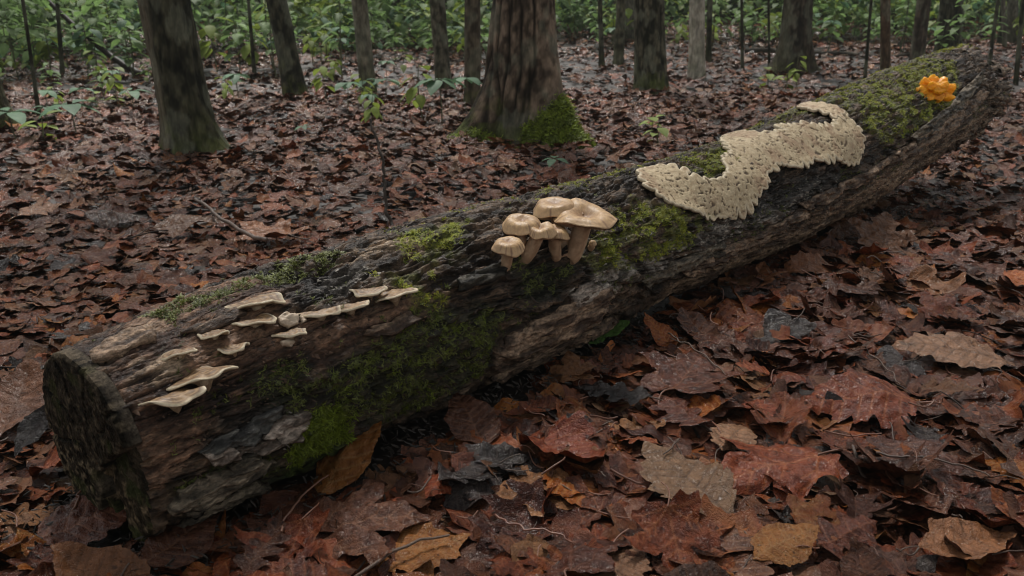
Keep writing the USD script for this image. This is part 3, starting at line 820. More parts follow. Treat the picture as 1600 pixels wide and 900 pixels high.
# ------------------------------------------------------------------ crust fungus
crust_px = [(995, 275), (1010, 268), (1030, 265), (1050, 267), (1066, 272), (1072, 279), (1090, 284), (1112, 286), (1125, 281), (1133, 270), (1126, 262), (1128, 250), (1140, 246), (1126, 226), (1140, 214), (1165, 210), (1200, 212), (1218, 210), (1214, 201), (1240, 199), (1252, 196), (1280, 199), (1300, 197),
            (1303, 188), (1318, 178), (1326, 190), (1338, 198), (1345, 215), (1348, 228), (1342, 245), (1338, 256), (1325, 258), (1316, 254), (1305, 250), (1285, 254), (1268, 252), (1262, 259), (1240, 265), (1226, 262), (1213, 258), (1212, 266), (1196, 272), (1198, 285), (1186, 300), (1172, 318), (1165, 330), (1150, 337), (1130, 341), (1105, 342), (1090, 334), (1070, 328), (1050, 324), (1030, 312), (1018, 302), (1005, 294)]
crust_top_px = [(1247, 173), (1262, 167), (1285, 168), (1305, 172), (1318, 180), (1312, 190), (1300, 188), (1280, 180), (1262, 177)]


def scallop(pts, step, amp, seed):
    """Rounds the outline into small lobes."""
    pl = log_poly(pts, 6)
    ring = LineString(pl.exterior.coords)
    m = int(ring.length / 0.0035)
    out = []
    r = np.random.default_rng(seed)
    ts = np.arange(m) / m
    p = np.array([ring.interpolate(t, normalized=True).coords[0] for t in ts])
    tg = np.roll(p, -1, 0) - np.roll(p, 1, 0)
    nrm = np.stack([tg[:, 1], -tg[:, 0]], 1) / (np.linalg.norm(tg, axis=1)[:, None] + 1e-9)
    if not pl.exterior.is_ccw:
        nrm = -nrm
    ph = np.cumsum(np.full(m, ring.length / m) / (step * (0.6 + 0.9 * noise(np.c_[ts * 40, ts * 0, ts * 0 + seed], 2))))
    lob = np.abs(np.sin(ph * np.pi)) ** 0.6
    am_ = noise(np.c_[ts * 38, ts * 0, ts * 0 + seed], 6)
    p = p + nrm * ((lob - 0.5) * amp * (0.15 + 1.3 * am_ ** 1.5) + (fbm(np.c_[p * 110, ts * 0 + seed], 3, 7) - 0.5) * 0.010)[:, None]
    pl = Polygon(p).buffer(0)
    return max(pl.geoms, key=lambda g: g.area) if hasattr(pl, 'geoms') else pl


def crust_mesh(px_, seed, lift):
    pl = scallop(px_, 0.034, 0.024, seed)
    v, f, tp, de, sa = shell(pl, 0.0026, 0.0032, 0.0, seed, curl=0.003, lift=lift, offmin=None)
    n = len(v) // 2
    q = np.c_[sa[:n] * 95, np.zeros(n)]
    wob = np.c_[noise(q * 0.6, 3), noise(q * 0.6, 4), np.zeros(n)] * 2
    rid = 1 - np.abs(2 * fbm(q * 0.8 + wob, 2, seed + 1) - 1)
    cell = fbm(q * [1.0, 1.6, 1] + wob, 3, seed + 2)
    big_ = noise(np.c_[sa[:n] * [30, 40], np.zeros(n)] + wob * 0.6, 15)
    h = (noise(np.c_[sa[:n] * 16, np.zeros(n)], 9) - 0.5) * 0.006
    speck = noise(np.c_[sa[:n] * [120, 190], np.zeros(n)] + wob, 33)
    pit = smoothstep(0.75, 0.82, speck) * smoothstep(0.003, 0.008, de[:n])
    h = h - pit * 0.003
    nr_ = log_normal(sa[:n, 0], sa[:n, 1] / RM)
    v[:n] += nr_ * h[:, None]
    v[n:] = np.where((h < 0)[:, None] & (de[:n] > 0.004)[:, None], v[n:] + nr_ * h[:, None], v[n:])
    c = mix((0.37, 0.275, 0.16), (0.49, 0.385, 0.24), smoothstep(0.35, 0.6, cell))
    c = mix(c, (0.07, 0.04, 0.022), pit * 0.9)
    c = mix(c, (0.24, 0.155, 0.085), smoothstep(0.06, 0.0, (big_ * 3) % 1.0) * 0.35)
    c = mix(c, (0.30, 0.19, 0.11), smoothstep(0.50, 0.66, fbm(np.c_[sa[:n] * 17, np.zeros(n)], 3, seed + 8)) * 0.75 * (0.4 + 0.6 * (rid > 0.6)))
    c = mix(c, (0.60, 0.51, 0.36), smoothstep(0.009, 0.002, de[:n]) * 0.8)
    return v, f, np.vstack([c, np.tile([0.36, 0.27, 0.17], (n, 1))])


v, f, c = crust_mesh(crust_px, 5, 0.003)
crust = thing('crust_fungus', 'broad cream crust fungus with scalloped rim spread over the log', 'fungus', trs(LOG_A, LR))
obj('sheet', (inv(v), f), 'crust_skin', crust, col=c)
v, f, c = crust_mesh(crust_top_px, 9, 0.006)
obj('lobe', (inv(v), f), 'crust_skin', crust, col=mix(c, (0.34, 0.22, 0.14), np.full(len(c), 0.25)))

# ------------------------------------------------------------------ bracket fungi
def bracket(cx, cy, wpx, tilt_img, dratio, label, seed, lobes=2):
    s, th = log_hit(cx, cy + 6)
    base = on_log(s, th, 0.0)[0]
    nrm = log_normal(s, th)[0]
    _, dep = project(base)
    w = wpx * dep / FPX
    r = np.random.default_rng(seed)
    na, nr = 56, 12
    a = np.arange(na) * 2 * np.pi / na
    t = np.linspace(0, 1, nr)
    prof = 1 + 0.10 * np.cos(2 * a + r.uniform(0, 6)) + 0.07 * np.cos(3 * a + r.uniform(0, 6)) + 0.08 * np.cos(lobes * 2 * a + r.uniform(0, 6)) + 0.05 * np.cos(7 * a + r.uniform(0, 6))
    rx, ry = w / 2 * prof, w / 2 * dratio * prof
    A_, Tt = np.meshgrid(a, t, indexing='xy')
    X = Tt * rx[None] * np.cos(A_)
    Yy = Tt * ry[None] * np.sin(A_)
    wave = w * 0.042 * (np.cos(2 * A_ + r.uniform(0, 6)) + 0.7 * np.cos(3 * A_ + r.uniform(0, 6)) + 0.4 * np.cos(5 * A_ + r.uniform(0, 6))) * Tt ** 2
    nz = (fbm(np.stack([X, Yy, 0 * X], -1) * 140, 3, seed) - 0.5) * 0.0025
    top = wave + w * 0.045 * (1 - Tt ** 2) + w * 0.03 * np.cos(Tt * 14) * 0.12 + nz + 0.0010
    th_rim = 0.0016 + 0.07 * w * (1 - Tt) ** 1.6
    bot = wave - th_rim - 0.0006 - nz
    stub = 0.20 * w * np.exp(-((Tt / 0.20) ** 2))
    bot = bot - stub
    vt = np.stack([X, Yy, top], -1)
    vb = np.stack([X * 0.985, Yy * 0.985, bot], -1)
    # rounded rim
    v = np.concatenate([vt.reshape(-1, 3), (np.stack([X[-1] * 1.012, Yy[-1] * 1.012, (top[-1] + bot[-1]) / 2], -1)), vb[::-1].reshape(-1, 3)])
    rows = nr * 2 + 1
    f = grid_faces(rows, na, True)[:, ::-1]
    # its plane: long side along the log's run, tipped as in the photograph; nearly level
    xa = RT * math.cos(math.radians(tilt_img)) + np.array([0, 0, 1]) * math.sin(math.radians(tilt_img)) + FW * 0.25
    xa /= np.linalg.norm(xa)
    up = np.array([0, 0, 1.0]) + 0.18 * nrm + np.array([0, 0.16, 0])
    za = up - xa * (up @ xa)
    za /= np.linalg.norm(za)
    ya = np.cross(za, xa)
    Rm = np.stack([xa, ya, za], 1)
    want, _ = project(base)
    ctr = base + nrm * (0.20 * w)
    # slide along the log so that it sits where the photograph has it
    ctr = CAM + ray(np.array(cx), np.array(cy)) * ((ctr - CAM) @ FW)
    o = thing('bracket_fungus', label, 'fungus', trs(ctr, Rm), None)
    ctop = mix((0.28, 0.172, 0.080), (0.125, 0.070, 0.033), smoothstep(0.3, 0.62, fbm(vt * 60, 3, seed + 3) + 0.28 * np.sin(Tt * 24)))
    ctop = mix(ctop, (0.58, 0.49, 0.34), smoothstep(0.86, 0.98, Tt))
    cbot = mix((0.36, 0.27, 0.175), (0.22, 0.15, 0.09), smoothstep(0.5, 0.1, Tt))
    c = np.concatenate([ctop.reshape(-1, 3), np.tile([0.62, 0.53, 0.38], (na, 1)), cbot[::-1].reshape(-1, 3)])
    obj('cap', (v, f), 'bracket_skin', o, col=c)
    # the stalk that ties it to the wood
    foot = Rm.T @ (base - nrm * 0.006 - ctr)
    p0, p1 = np.array([0, -0.02 * w, -0.03 * w]), np.array([0, -0.05 * w, -0.17 * w])
    pts = np.array([p0 * (1 - u) ** 2 + 2 * p1 * u * (1 - u) + foot * u * u for u in np.linspace(0, 1, 7)])
    tv, tf = tube(pts, np.linspace(0.10, 0.05, 7) * w, 9)
    obj('stalk', (tv, tf), 'bracket_skin', o, col=np.tile([0.40, 0.31, 0.21], (len(tv), 1)))


BR = [(400, 472, 90, 10, .50, 'widest pale bracket fungus of the log\'s upper left cluster', 2), (399, 502, 66, 8, .5, 'thin bracket fungus just under the widest upper left one', 1), (335, 521, 48, 9, .6, 'small round bracket fungus midway down the left row', 1), (280, 551, 51, 12, .55, 'oval bracket fungus nearest the top of the sawn end', 1),
      (364, 543, 52, 12, .5, 'small bracket fungus with curled rim between the two left rows', 2), (317, 586, 96, 16, .55, 'large wavy two-lobed bracket fungus above the lowest one', 2), (272, 621, 93, 12, .50, 'lowest bracket fungus on the log, wide and wavy', 2), (453, 521, 52, 10, .45, 'small thin bracket fungus beside the pale bark chips', 1),
      (500, 489, 62, 10, .45, 'left one of the touching pair of brackets in the middle', 2), (547, 479, 66, 12, .45, 'right one of the touching pair of brackets in the middle', 2), (577, 455, 60, 6, .5, 'upper left bracket of the pair beside the moss', 1), (615, 459, 74, 14, .55, 'long rightmost bracket fungus at the moss edge', 2)]
for i, (cx, cy, w, ti, dr, lb, lo) in enumerate(BR):
    bracket(cx, cy, w, ti, dr, lb, 200 + i, lo)
# pale chips of old fungus stuck to the wood
for i, (pp, lb) in enumerate([([(430, 505), (445, 495), (462, 500), (462, 512), (448, 517), (434, 513)], 'round pale cracked chip of old fungus among the brackets'), ([(466, 502), (473, 496), (476, 506), (469, 510)], 'tiny pale chip right of the round cracked chip'), ([(434, 538), (446, 535), (457, 538), (452, 545), (438, 544)], 'flat pale chip below the small thin bracket')]):
    v, f, tp, de, sa = shell(log_poly(pp, 5), 0.002, 0.003, 0.004, 300 + i, curl=0.003, lift=0.001)
    o = obj('fungus_chip', (v, f), 'bracket_skin', col=mix((0.32, 0.23, 0.16), (0.52, 0.42, 0.31), noise(np.c_[sa * 300, sa[:, :1]], i)))
    tag(o, lb, 'fungus')

# ------------------------------------------------------------------ capped mushrooms
def mushroom(cap_px, w_px, foot_px, label, seed, dip=0.12, dome=0.30, wav=0.03, tip=(0, 0), droop=0.35, stem_px=20, depth_shift=0.0, bend=0.3, ry=1.0):
    s, th = log_hit(*foot_px)
    foot = on_log(s, th, -0.004)[0]
    nrm = log_normal(s, th)[0]
    zc = (foot + nrm * 0.05 - CAM) @ FW + depth_shift
    ctr = CAM + ray(np.array(cap_px[0]), np.array(cap_px[1])) * zc
    w = w_px * zc / FPX
    r = np.random.default_rng(seed)
    up = np.array([tip[0], tip[1] + 0.02, 1.0])
    up /= np.linalg.norm(up)
    xa = np.cross([0, 1.0, 0], up)
    xa /= np.linalg.norm(xa)
    Rm = np.stack([xa, np.cross(up, xa), up], 1)
    o = thing('mushroom', label, 'mushroom', trs(ctr, Rm))
    na, nr = 96, 22
    a = np.arange(na) * 2 * np.pi / na
    t = np.linspace(0, 1, nr)
    A_, Tt = np.meshgrid(a, t, indexing='xy')
    pr = 1 + wav * np.cos(2 * A_ + r.uniform(0, 6)) + wav * np.cos(3 * A_ + r.uniform(0, 6)) + wav * 0.6 * np.cos(5 * A_ + r.uniform(0, 6)) + wav * 0.5 * (noise(np.stack([np.cos(A_) * 5, np.sin(A_) * 5, A_ * 0 + seed], -1), 2) - 0.5)
    R_ = w / 2
    X, Yy = Tt * R_ * pr * np.cos(A_), Tt * R_ * pr * np.sin(A_) * ry
    z = R_ * (dome * (1 - Tt ** 3.2) - dip * np.exp(-(Tt / 0.36) ** 2)) - R_ * droop * 0.5 * smoothstep(0.7, 1.0, Tt) ** 1.6
    z = z + R_ * wav * 2.4 * Tt ** 3 * (np.cos(2 * A_ + r.uniform(0, 6)) + 0.6 * np.cos(3 * A_ + r.uniform(0, 6)) + 0.35 * np.cos(6 * A_ + r.uniform(0, 6)))
    z = z + (fbm(np.stack([X, Yy, 0 * X], -1) * 60, 3, seed) - 0.5) * 0.004
    # under side: gills slope from the rim to the stem
    tb = np.linspace(1, 0.16, 10)
    Ab, Tb = np.meshgrid(a, tb, indexing='xy')
    zr = z[-1][None]
    zb = zr - 0.0022 - R_ * 0.30 * (1 - Tb) ** 0.9 * 0.9 + R_ * 0.10 * (1 - Tb)
    prb = pr[-1][None]
    vb = np.stack([Tb * R_ * prb * np.cos(Ab) * 0.985, Tb * R_ * prb * np.sin(Ab) * 0.985 * ry, zb], -1)
    v = np.concatenate([np.stack([X, Yy, z], -1).reshape(-1, 3), vb.reshape(-1, 3)])
    f = grid_faces(nr + 10, na, True)[:, ::-1]
    rad = fbm(np.stack([np.cos(A_) * 8, np.sin(A_) * 8, Tt * 1.5 + seed], -1), 3, 5)
    c = mix((0.43, 0.275, 0.128), (0.345, 0.208, 0.092), smoothstep(0.35, 0.65, rad))
    spk = smoothstep(0.62, 0.74, noise(np.stack([X, Yy, 0 * X + seed], -1) * 520, 4))
    c = mix(c, (0.25, 0.145, 0.075), spk * 0.55)
    c = mix(c, (0.30, 0.18, 0.095), smoothstep(0.5, 0.68, fbm(np.stack([X, Yy, 0 * X + seed], -1) * 45, 3, 6)) * 0.5)
    c = mix(c, (0.23, 0.125, 0.07), np.exp(-(Tt / 0.30) ** 2) * 0.9)
    c = mix(c, (0.56, 0.38, 0.225), smoothstep(0.7, 1.0, Tt) * 0.5)
    crackm = smoothstep(0.74, 0.80, noise(np.stack([np.cos(A_) * 26, np.sin(A_) * 26, Tt * 1.2 + seed], -1), 8)) * smoothstep(0.55, 0.8, Tt)
    c = mix(c, (0.16, 0.085, 0.05), crackm * 0.8)
    cb = np.tile([0.44, 0.30, 0.19], (na * 10, 1))
    obj('cap', (v, f), 'mushroom_skin', o, col=np.concatenate([c.reshape(-1, 3), cb]))
    # gills: thin blades under the cap
    gp = []
    ng = 44
    for k in range(ng):
        ak = k * 2 * np.pi / ng + r.normal(0, 0.02)
        kk = int(round(ak / (2 * np.pi) * na)) % na
        zr_, pk = z[-1, kk], pr[-1, kk]
        ts = np.linspace(0.94, 0.2, 6)
        xr = ts * R_ * pk * 0.98
        zt = zr_ - 0.0022 - R_ * 0.30 * (1 - ts) ** 0.9 * 0.9 + R_ * 0.10 * (1 - ts)
        zd = zt - R_ * 0.14 * np.sin(np.linspace(0.15, 1, 6) * np.pi * 0.6)
        vv = np.concatenate([np.stack([xr * math.cos(ak), xr * math.sin(ak) * ry, zt + 0.0006], -1), np.stack([xr * math.cos(ak), xr * math.sin(ak) * ry, zd], -1)])
        gp.append((vv, grid_faces(2, 6)))
    gv, gf = join(gp)
    gl = obj('gills', (gv, gf), 'mushroom_skin', o, col=np.tile([0.46, 0.31, 0.195], (len(gv), 1)))
    # stem: curved, thicker at the foot
    p0 = np.array([0, 0, -R_ * 0.16])
    p2 = Rm.T @ (foot - ctr)
    p1 = p0 * (1 - bend) + p2 * bend + np.array([0, 0, -abs(p2[2]) * 0.35])
    u = np.linspace(0, 1, 22)
    pts = (1 - u)[:, None] ** 2 * p0 + 2 * (u * (1 - u))[:, None] * p1 + (u ** 2)[:, None] * p2
    rs = stem_px / 2 * zc / FPX
    sv, sf = tube(pts, rs * (0.95 + 0.25 * (1 - u) ** 3 + 0.22 * np.sin(u * 3.1)) * np.where(u > 0.9, 1.08, 1), 22)
    nn = fbm(sv * 120, 3, seed)
    sv = sv + (nn - 0.5)[:, None] * 0.003 * (sv - pts.mean(0)) / (np.linalg.norm(sv - pts.mean(0), axis=1)[:, None] + 1e-6)
    cs = mix((0.46, 0.31, 0.195), (0.34, 0.21, 0.125), smoothstep(0.4, 0.62, fbm(sv * [160, 160, 30], 3, seed)))
    lowm = smoothstep(0.35, 0.0, np.linalg.norm(sv - p2, axis=1) / (np.linalg.norm(p2 - p0) + 1e-6))
    cs = mix(cs, (0.24, 0.15, 0.09), lowm * 0.6)
    obj('stem', (sv, sf), 'mushroom_skin', o, col=cs)


mushroom((794, 383), 53, (789, 419), 'smallest capped mushroom, leftmost of the tan cluster on the log', 401, stem_px=15, dip=.12, dome=.36, tip=(0.02, -0.2))
mushroom((816, 349), 64, (812, 396), 'mushroom with a domed cap behind the smallest mushroom of the cluster', 402, dip=.17, dome=.34, depth_shift=0.035, tip=(0, -0.2), stem_px=14)
mushroom((843, 357), 50, (822, 403), 'mushroom with a torn cap rim and slanted stem, middle of the cluster', 403, dip=.24, dome=.26, wav=.07, tip=(0.03, -0.2), stem_px=18, bend=.5)
mushroom((868, 362), 48, (873, 400), 'bumpy brown-capped mushroom under the two biggest caps', 404, dip=.12, dome=.34, wav=.06, tip=(.1, -.1), stem_px=17, depth_shift=-0.01)
mushroom((884, 368), 34, (884, 402), 'narrow pinkish mushroom wedged behind the bumpy one', 405, dip=.08, dome=.55, tip=(.7, -.1), stem_px=14, depth_shift=0.05)
mushroom((867, 323), 72, (886, 396), 'big smooth domed mushroom at the back, highest of the cluster', 406, dip=.16, dome=.32, tip=(-0.06, -0.14), stem_px=17, depth_shift=0.04, bend=.6)
mushroom((914, 334), 97, (892, 404), 'largest mushroom with a wide funnel cap and ragged rim', 407, dip=.26, dome=.12, wav=.04, droop=.14, tip=(0.05, -0.22), stem_px=24, bend=.65, depth_shift=-0.005)
mushroom((926, 380), 13, (922, 389), 'tiny button mushroom beside the largest mushroom\'s stem', 408, dip=0.0, dome=.8, stem_px=9, depth_shift=0.02)

# ------------------------------------------------------------------ orange jelly fungus
s, th = log_hit(1457, 148)
jb = on_log(s, th, 0.0)[0]
jn = log_normal(s, th)[0]
_, jd = project(jb)
kpx = jd / FPX
vdir = (CAM - jb) / np.linalg.norm(CAM - jb)
jz = jn * 0.6 + vdir * 0.5
jz /= np.linalg.norm(jz)
jx = RT - jz * (RT @ jz)
jx /= np.linalg.norm(jx)
jR = np.stack([jx, np.cross(jz, jx), jz], 1)
jelly = thing('jelly_fungus', 'bright orange lobed jelly fungus near the broken end of the log', 'fungus', trs(jb, jR))
r = np.random.default_rng(77)
PETALS = [(0.15, 19, 15, 9), (0.95, 17, 13, 8), (1.75, 15, 14, 9), (2.45, 19, 13, 8), (3.25, 20, 14, 10), (4.05, 17, 13, 8), (4.85, 14, 12, 9), (5.6, 18, 14, 9), (0.6, 7, 12, 9), (2.8, 7, 12, 9), (4.6, 5, 11, 9)]
for i, (a_, out_, ln, wd) in enumerate(PETALS):
    m = trimesh.creation.icosphere(4, 1.0)
    v = m.vertices.copy()
    n_ = fbm(v * 1.3 + i * 7, 2, 80 + i) - 0.5
    v = v * (0.95 + 0.7 * n_)[:, None]
    ruf = 0.35 * np.sin(2.6 * v[:, 1] + i) * np.abs(v[:, 0]) + 0.30 * np.maximum(v[:, 0], 0) ** 2
    v = np.c_[v[:, 0] * ln * 0.92, v[:, 1] * wd * 1.12, v[:, 2] * 6.5 + ruf * 7]
    ca_, sa2 = math.cos(a_), math.sin(a_)
    v = np.c_[v[:, 0] * ca_ - v[:, 1] * sa2 + out_ * 1.05 * ca_, (v[:, 0] * sa2 + v[:, 1] * ca_ + out_ * sa2) * 0.84 + 3, v[:, 2] + (13 if out_ > 10 else 19)] * kpx
    obj('lobe', (v, m.faces), 'jelly', jelly)

# ------------------------------------------------------------------ dead leaves
OUT = {
    'oak': [(0, 0), (.05, .012), (.12, .09), (.17, .20), (.22, .24), (.26, .19), (.285, .11), (.33, .13), (.40, .27), (.46, .34), (.50, .27), (.525, .14), (.57, .15), (.65, .27), (.71, .29), (.735, .20), (.76, .11), (.82, .13), (.89, .12), (.94, .06), (1, 0)],
    'toothed': [(0, 0), (.04, .015), (.10, .10), (.17, .20), (.21, .245), (.245, .215), (.32, .30), (.365, .335), (.39, .275), (.47, .33), (.53, .345), (.55, .265), (.63, .285), (.685, .285), (.70, .20), (.78, .20), (.825, .185), (.84, .115), (.92, .08), (1, 0)],
    'oval': [(0, 0), (.04, .03), (.10, .12), (.18, .20), (.28, .265), (.40, .29), (.52, .285), (.64, .245), (.75, .18), (.85, .105), (.93, .045), (1, 0)],
    'maple': [(0, 0), (-.05, .06), (-.09, .18), (-.04, .26), (-.05, .36), (.06, .40), (.13, .345), (.22, .30), (.29, .37), (.36, .42), (.45, .56), (.505, .50), (.60, .47), (.585, .36), (.565, .27), (.50, .17), (.60, .19), (.70, .23), (.745, .155), (.86, .085), (1, 0)],
}
KINDW = {'oak': 'lobed oak leaf', 'toothed': 'broad toothed leaf', 'oval': 'smooth oval leaf', 'maple': 'star-shaped maple leaf'}


def resample(p, h):
    p = np.asarray(p)
    d = np.r_[0, np.cumsum(np.hypot(*np.diff(p, axis=0).T))]
    n = max(3, int(d[-1] / h))
    t = np.linspace(0, d[-1], n)
    return np.stack([np.interp(t, d, p[:, 0]), np.interp(t, d, p[:, 1])], 1)


def leaf_mesh(kind, seed, h, curl=1.0):
    """A leaf of length 1 along +x, centred; returns (v, f, vein, stalk points)."""
    r = np.random.default_rng(seed)
    half = np.array(OUT[kind], float)
    sides = []
    for sg in (1, -1):
        p = half.copy()
        p[1:-1] += r.normal(0, 0.016, p[1:-1].shape)
        p = resample(p, h * 0.8)
        p = np.stack([np.convolve(np.pad(p[:, k], 1, mode='edge'), [.2, .6, .2], 'valid') for k in (0, 1)], 1)
        p[0], p[-1] = (0, 0), (1, 0)
        jit = (noise(np.c_[p * 30, np.full(len(p), seed)], 3) - 0.5) * 0.022
        p[1:-1, 1] += jit[1:-1]
        p[:, 1] = np.maximum(p[:, 1], 0) * r.uniform(0.85, 1.15) * sg
        sides.append(p)
    out = np.vstack([sides[0], sides[1][-2:0:-1]])
    poly = Polygon(out).buffer(0)
    poly = max(poly.geoms, key=lambda g: g.area) if hasattr(poly, 'geoms') else poly
    rim = np.array(poly.exterior.coords)[:-1]
    b = poly.bounds
    gx_, gy_ = np.meshgrid(np.arange(b[0], b[2], h), np.arange(b[1], b[3], h * 0.87), indexing='ij')
    gx_ = gx_ + (np.arange(gx_.shape[1]) % 2)[None] * h / 2
    g_ = np.stack([gx_.ravel(), gy_.ravel()], 1)
    g_ = g_[shapely.contains_xy(poly.buffer(-h * 0.45), g_[:, 0], g_[:, 1])]
    pts = np.vstack([rim, g_])
    tri = Delaunay(pts).simplices
    cc = pts[tri].mean(1)
    tri = tri[shapely.contains_xy(poly, cc[:, 0], cc[:, 1])]
    # veins
    seg = [((0, 0), (0.98, 0), 0.010)]
    if kind == 'maple':
        for sg in (1, -1):
            seg += [((0, 0), (.45, .55 * sg), .008), ((0, 0), (.04, .38 * sg), .007)]
            for u in (.3, .45, .6, .75):
                seg.append(((u, 0), (u + .16, .16 * sg), .005))
                seg.append(((.45 * u, .55 * u * sg), (.45 * u + .17, .55 * u * sg + .04 * sg), .0045))
                seg.append(((.45 * u, .55 * u * sg), (.45 * u - .02, .55 * u * sg + .15 * sg), .0045))
    else:
        nv = {'oak': 6, 'toothed': 8, 'oval': 9}[kind]
        for sg in (1, -1):
            for u in np.linspace(0.08, 0.84, nv):
                u = u + r.normal(0, 0.012)
                seg.append(((u, 0), (u + .20 - .06 * u, (.36 - .12 * u) * sg), .0055))
    vein = np.zeros(len(pts))
    for a, b_, w in seg:
        a, b_ = np.array(a), np.array(b_)
        d = b_ - a
        t = np.clip(((pts - a) @ d) / (d @ d), 0, 1)
        dist = np.linalg.norm(pts - (a + t[:, None] * d), axis=1)
        w = max(w, h * 0.55)
        vein = np.maximum(vein, np.exp(-(dist / w) ** 2) * (1 - 0.5 * t))
    x_, y_ = pts[:, 0], pts[:, 1]
    de = shapely.distance(poly.exterior, shapely.points(pts))
    z = r.normal(0.10, 0.16) * np.abs(y_) * curl + r.normal(-0.05, 0.22) * (x_ - 0.5) ** 2 * curl + r.normal(0, 0.35) * y_ ** 2 * curl + r.normal(0, 0.25) * (x_ - .5) * y_ * curl + r.normal(0, 0.5) * (x_ - .5) ** 3 * curl
    q = np.c_[pts, np.full(len(pts), seed * 1.37)]
    z += (fbm(q * 3.2, 2, 1) - 0.5) * 0.20 * curl * (0.4 + 0.6 * smoothstep(0.12, 0.0, de))
    z += (fbm(q * 9, 2, 2) - 0.5) * 0.055 + (fbm(q * 26, 3, 4) - 0.5) * 0.022
    z += np.where(vein > 0, -0.007 * vein, 0)
    v = np.c_[x_ - 0.5, y_, z]
    a, b2, c = pts[tri[:, 0]], pts[tri[:, 1]], pts[tri[:, 2]]
    flip = (b2[:, 0]-a[:, 0])*(c[:, 1]-a[:, 1]) - (b2[:, 1]-a[:, 1])*(c[:, 0]-a[:, 0]) < 0
    tri[flip] = tri[flip][:, ::-1]
    z0 = float(z[np.argmin(np.hypot(x_, y_))])
    ln = r.uniform(0.18, 0.4)
    st = np.array([[-0.5 - u * ln, 0.05 * math.sin(3 * u + seed), z0 + 0.03 * math.sin(4 * u + seed)] for u in np.linspace(-0.05, 1, 7)])
    return v, tri, vein, st


def leaf_class(kind, tone, seed, h, curl):
    c = class_prim(f'dead_leaf_{tone}')
    v, f, vein, st = leaf_mesh(kind, seed, h, curl)
    obj('blade', (v, f), 'leaf_' + tone, c, prims={'vein': vein})
    sv, sf = tube(st, np.linspace(0.010, 0.007, 7), 5)
    obj('stalk', (sv, sf), 'twig_red' if tone in ('rust', 'amber', 'chestnut') else 'twig', c)
    return c


# leaves that stand out in the photograph
def hero(px_, py_, len_px, kind_, tone_, ang_img, label, seed, lift=0.045, curl=0.8, tilt=(0, 0), fore=1.0):
    """ang_img: heading of the tip in the picture's ground, degrees from +x towards away."""
    p, _ = ground_hit(px_, py_)
    dep = project(p)[1]
    c = leaf_class(kind_, tone_, seed, 0.0135, curl)
    nrm = np.array([[tilt[0], tilt[1], 1.0]])
    qn = qmul(q_from_z(nrm), q_axis(np.array([[0, 0, 1.0]]), np.array([math.radians(ang_img)])))[0]
    copy(c, 'fallen_leaf', trs(p + np.array([0, 0, lift]), q_mat(qn), len_px * dep / FPX), label, 'leaf')


HEROES = []
H = lambda *a, **k: HEROES.append((a, k))
H(1072, 778, 215, 'toothed', 'grey', 120, 'pale greyish oak leaf with dark veins, nearest the middle of the foreground', 5001, .040, .5, (0, -.10))
H(1488, 578, 185, 'toothed', 'grey', 165, 'pale grey lobed leaf lying by itself on the open litter', 5002, .05, .9, (.05, -.15))
H(1377, 392, 105, 'maple', 'tan', 70, 'tan star-shaped maple leaf leaning by the far part of the log', 5003, .07, .6, (0, -.55))
H(1308, 380, 80, 'maple', 'tan', 140, 'brown maple leaf tucked against the log beside the tan star-shaped one', 5004, .06, .8, (.2, -.5))
H(1262, 440, 95, 'toothed', 'tan', 20, 'tan leaf with a folded rim beside the log', 5005, .05, 1.0, (.1, -.3))
H(545, 757, 190, 'oval', 'ochre', 62, 'ochre oval leaf propped on its stalk beside the bright moss', 5006, .075, .6, (-.42, -.38))
H(895, 604, 74, 'maple', 'tan', 100, 'tan pointed maple leaf resting in the dark hollow under the log', 5007, .05, .6, (0, -.35))
H(735, 690, 150, 'oval', 'plum', 112, 'large brown oval leaf with its point towards the log', 5008, .05, .5, (.1, -.25))
H(955, 640, 130, 'oak', 'black', 160, 'blue-black crumpled wet leaf below the pointed maple leaf', 5009, .045, .9, (0, -.05))
H(1225, 885, 140, 'oval', 'ochre', 30, 'ochre rounded leaf at the bottom edge of the view', 5010, .045, .6, (0, -.1))
H(1505, 885, 170, 'oval', 'tan', 10, 'tan oval leaf at the lower right corner', 5011, .045, .5, (0, -.1))
H(1190, 768, 200, 'maple', 'rust', 200, 'big rust red leaf with curled rim right of the pale oak leaf', 5012, .045, 1.0, (0, -.1))
H(1345, 655, 190, 'toothed', 'rust', 185, 'long rust brown leaf with raised edge in the middle of the litter', 5013, .055, .9, (0, -.2))
H(1075, 612, 150, 'maple', 'chestnut', 60, 'broad dark wet leaf with ribbed surface below the green leaf', 5014, .05, .6, (0, -.1))
H(1145, 705, 120, 'toothed', 'grey', 60, 'pale tan leaf with jagged tip behind the big rust red leaf', 5015, .035, .8, (0, 0))
H(1030, 548, 80, 'oval', 'amber', 130, 'orange-brown upright leaf with a folded side below the log', 5016, .05, 1.3, (.3, -.4))
H(955, 540, 62, 'oval', 'green', 20, 'fresh green leaf tip beside the log\'s lower edge', 5017, .045, .8, (-.1, -.4))
H(925, 548, 60, 'oval', 'green', 5, 'second green leaf, lower of the two beside the log', 5018, .035, .6, (0, -.3))
H(35, 665, 170, 'toothed', 'tan', 100, 'pale brown leaf beside the rim of the sawn end', 5019, .055, .5, (0, -.3))
H(62, 730, 90, 'oval', 'black', 250, 'dark curled leaf hanging down in front of the sawn end', 5020, .07, 1.1, (-.3, -.5))
H(150, 850, 200, 'toothed', 'plum', 40, 'brown toothed leaf with pale rim in the lower left corner', 5021, .05, .7, (0, -.2))
H(290, 880, 170, 'oval', 'plum', 60, 'brown oval leaf in front of the lower bark strips', 5022, .045, .8, (0, -.2))
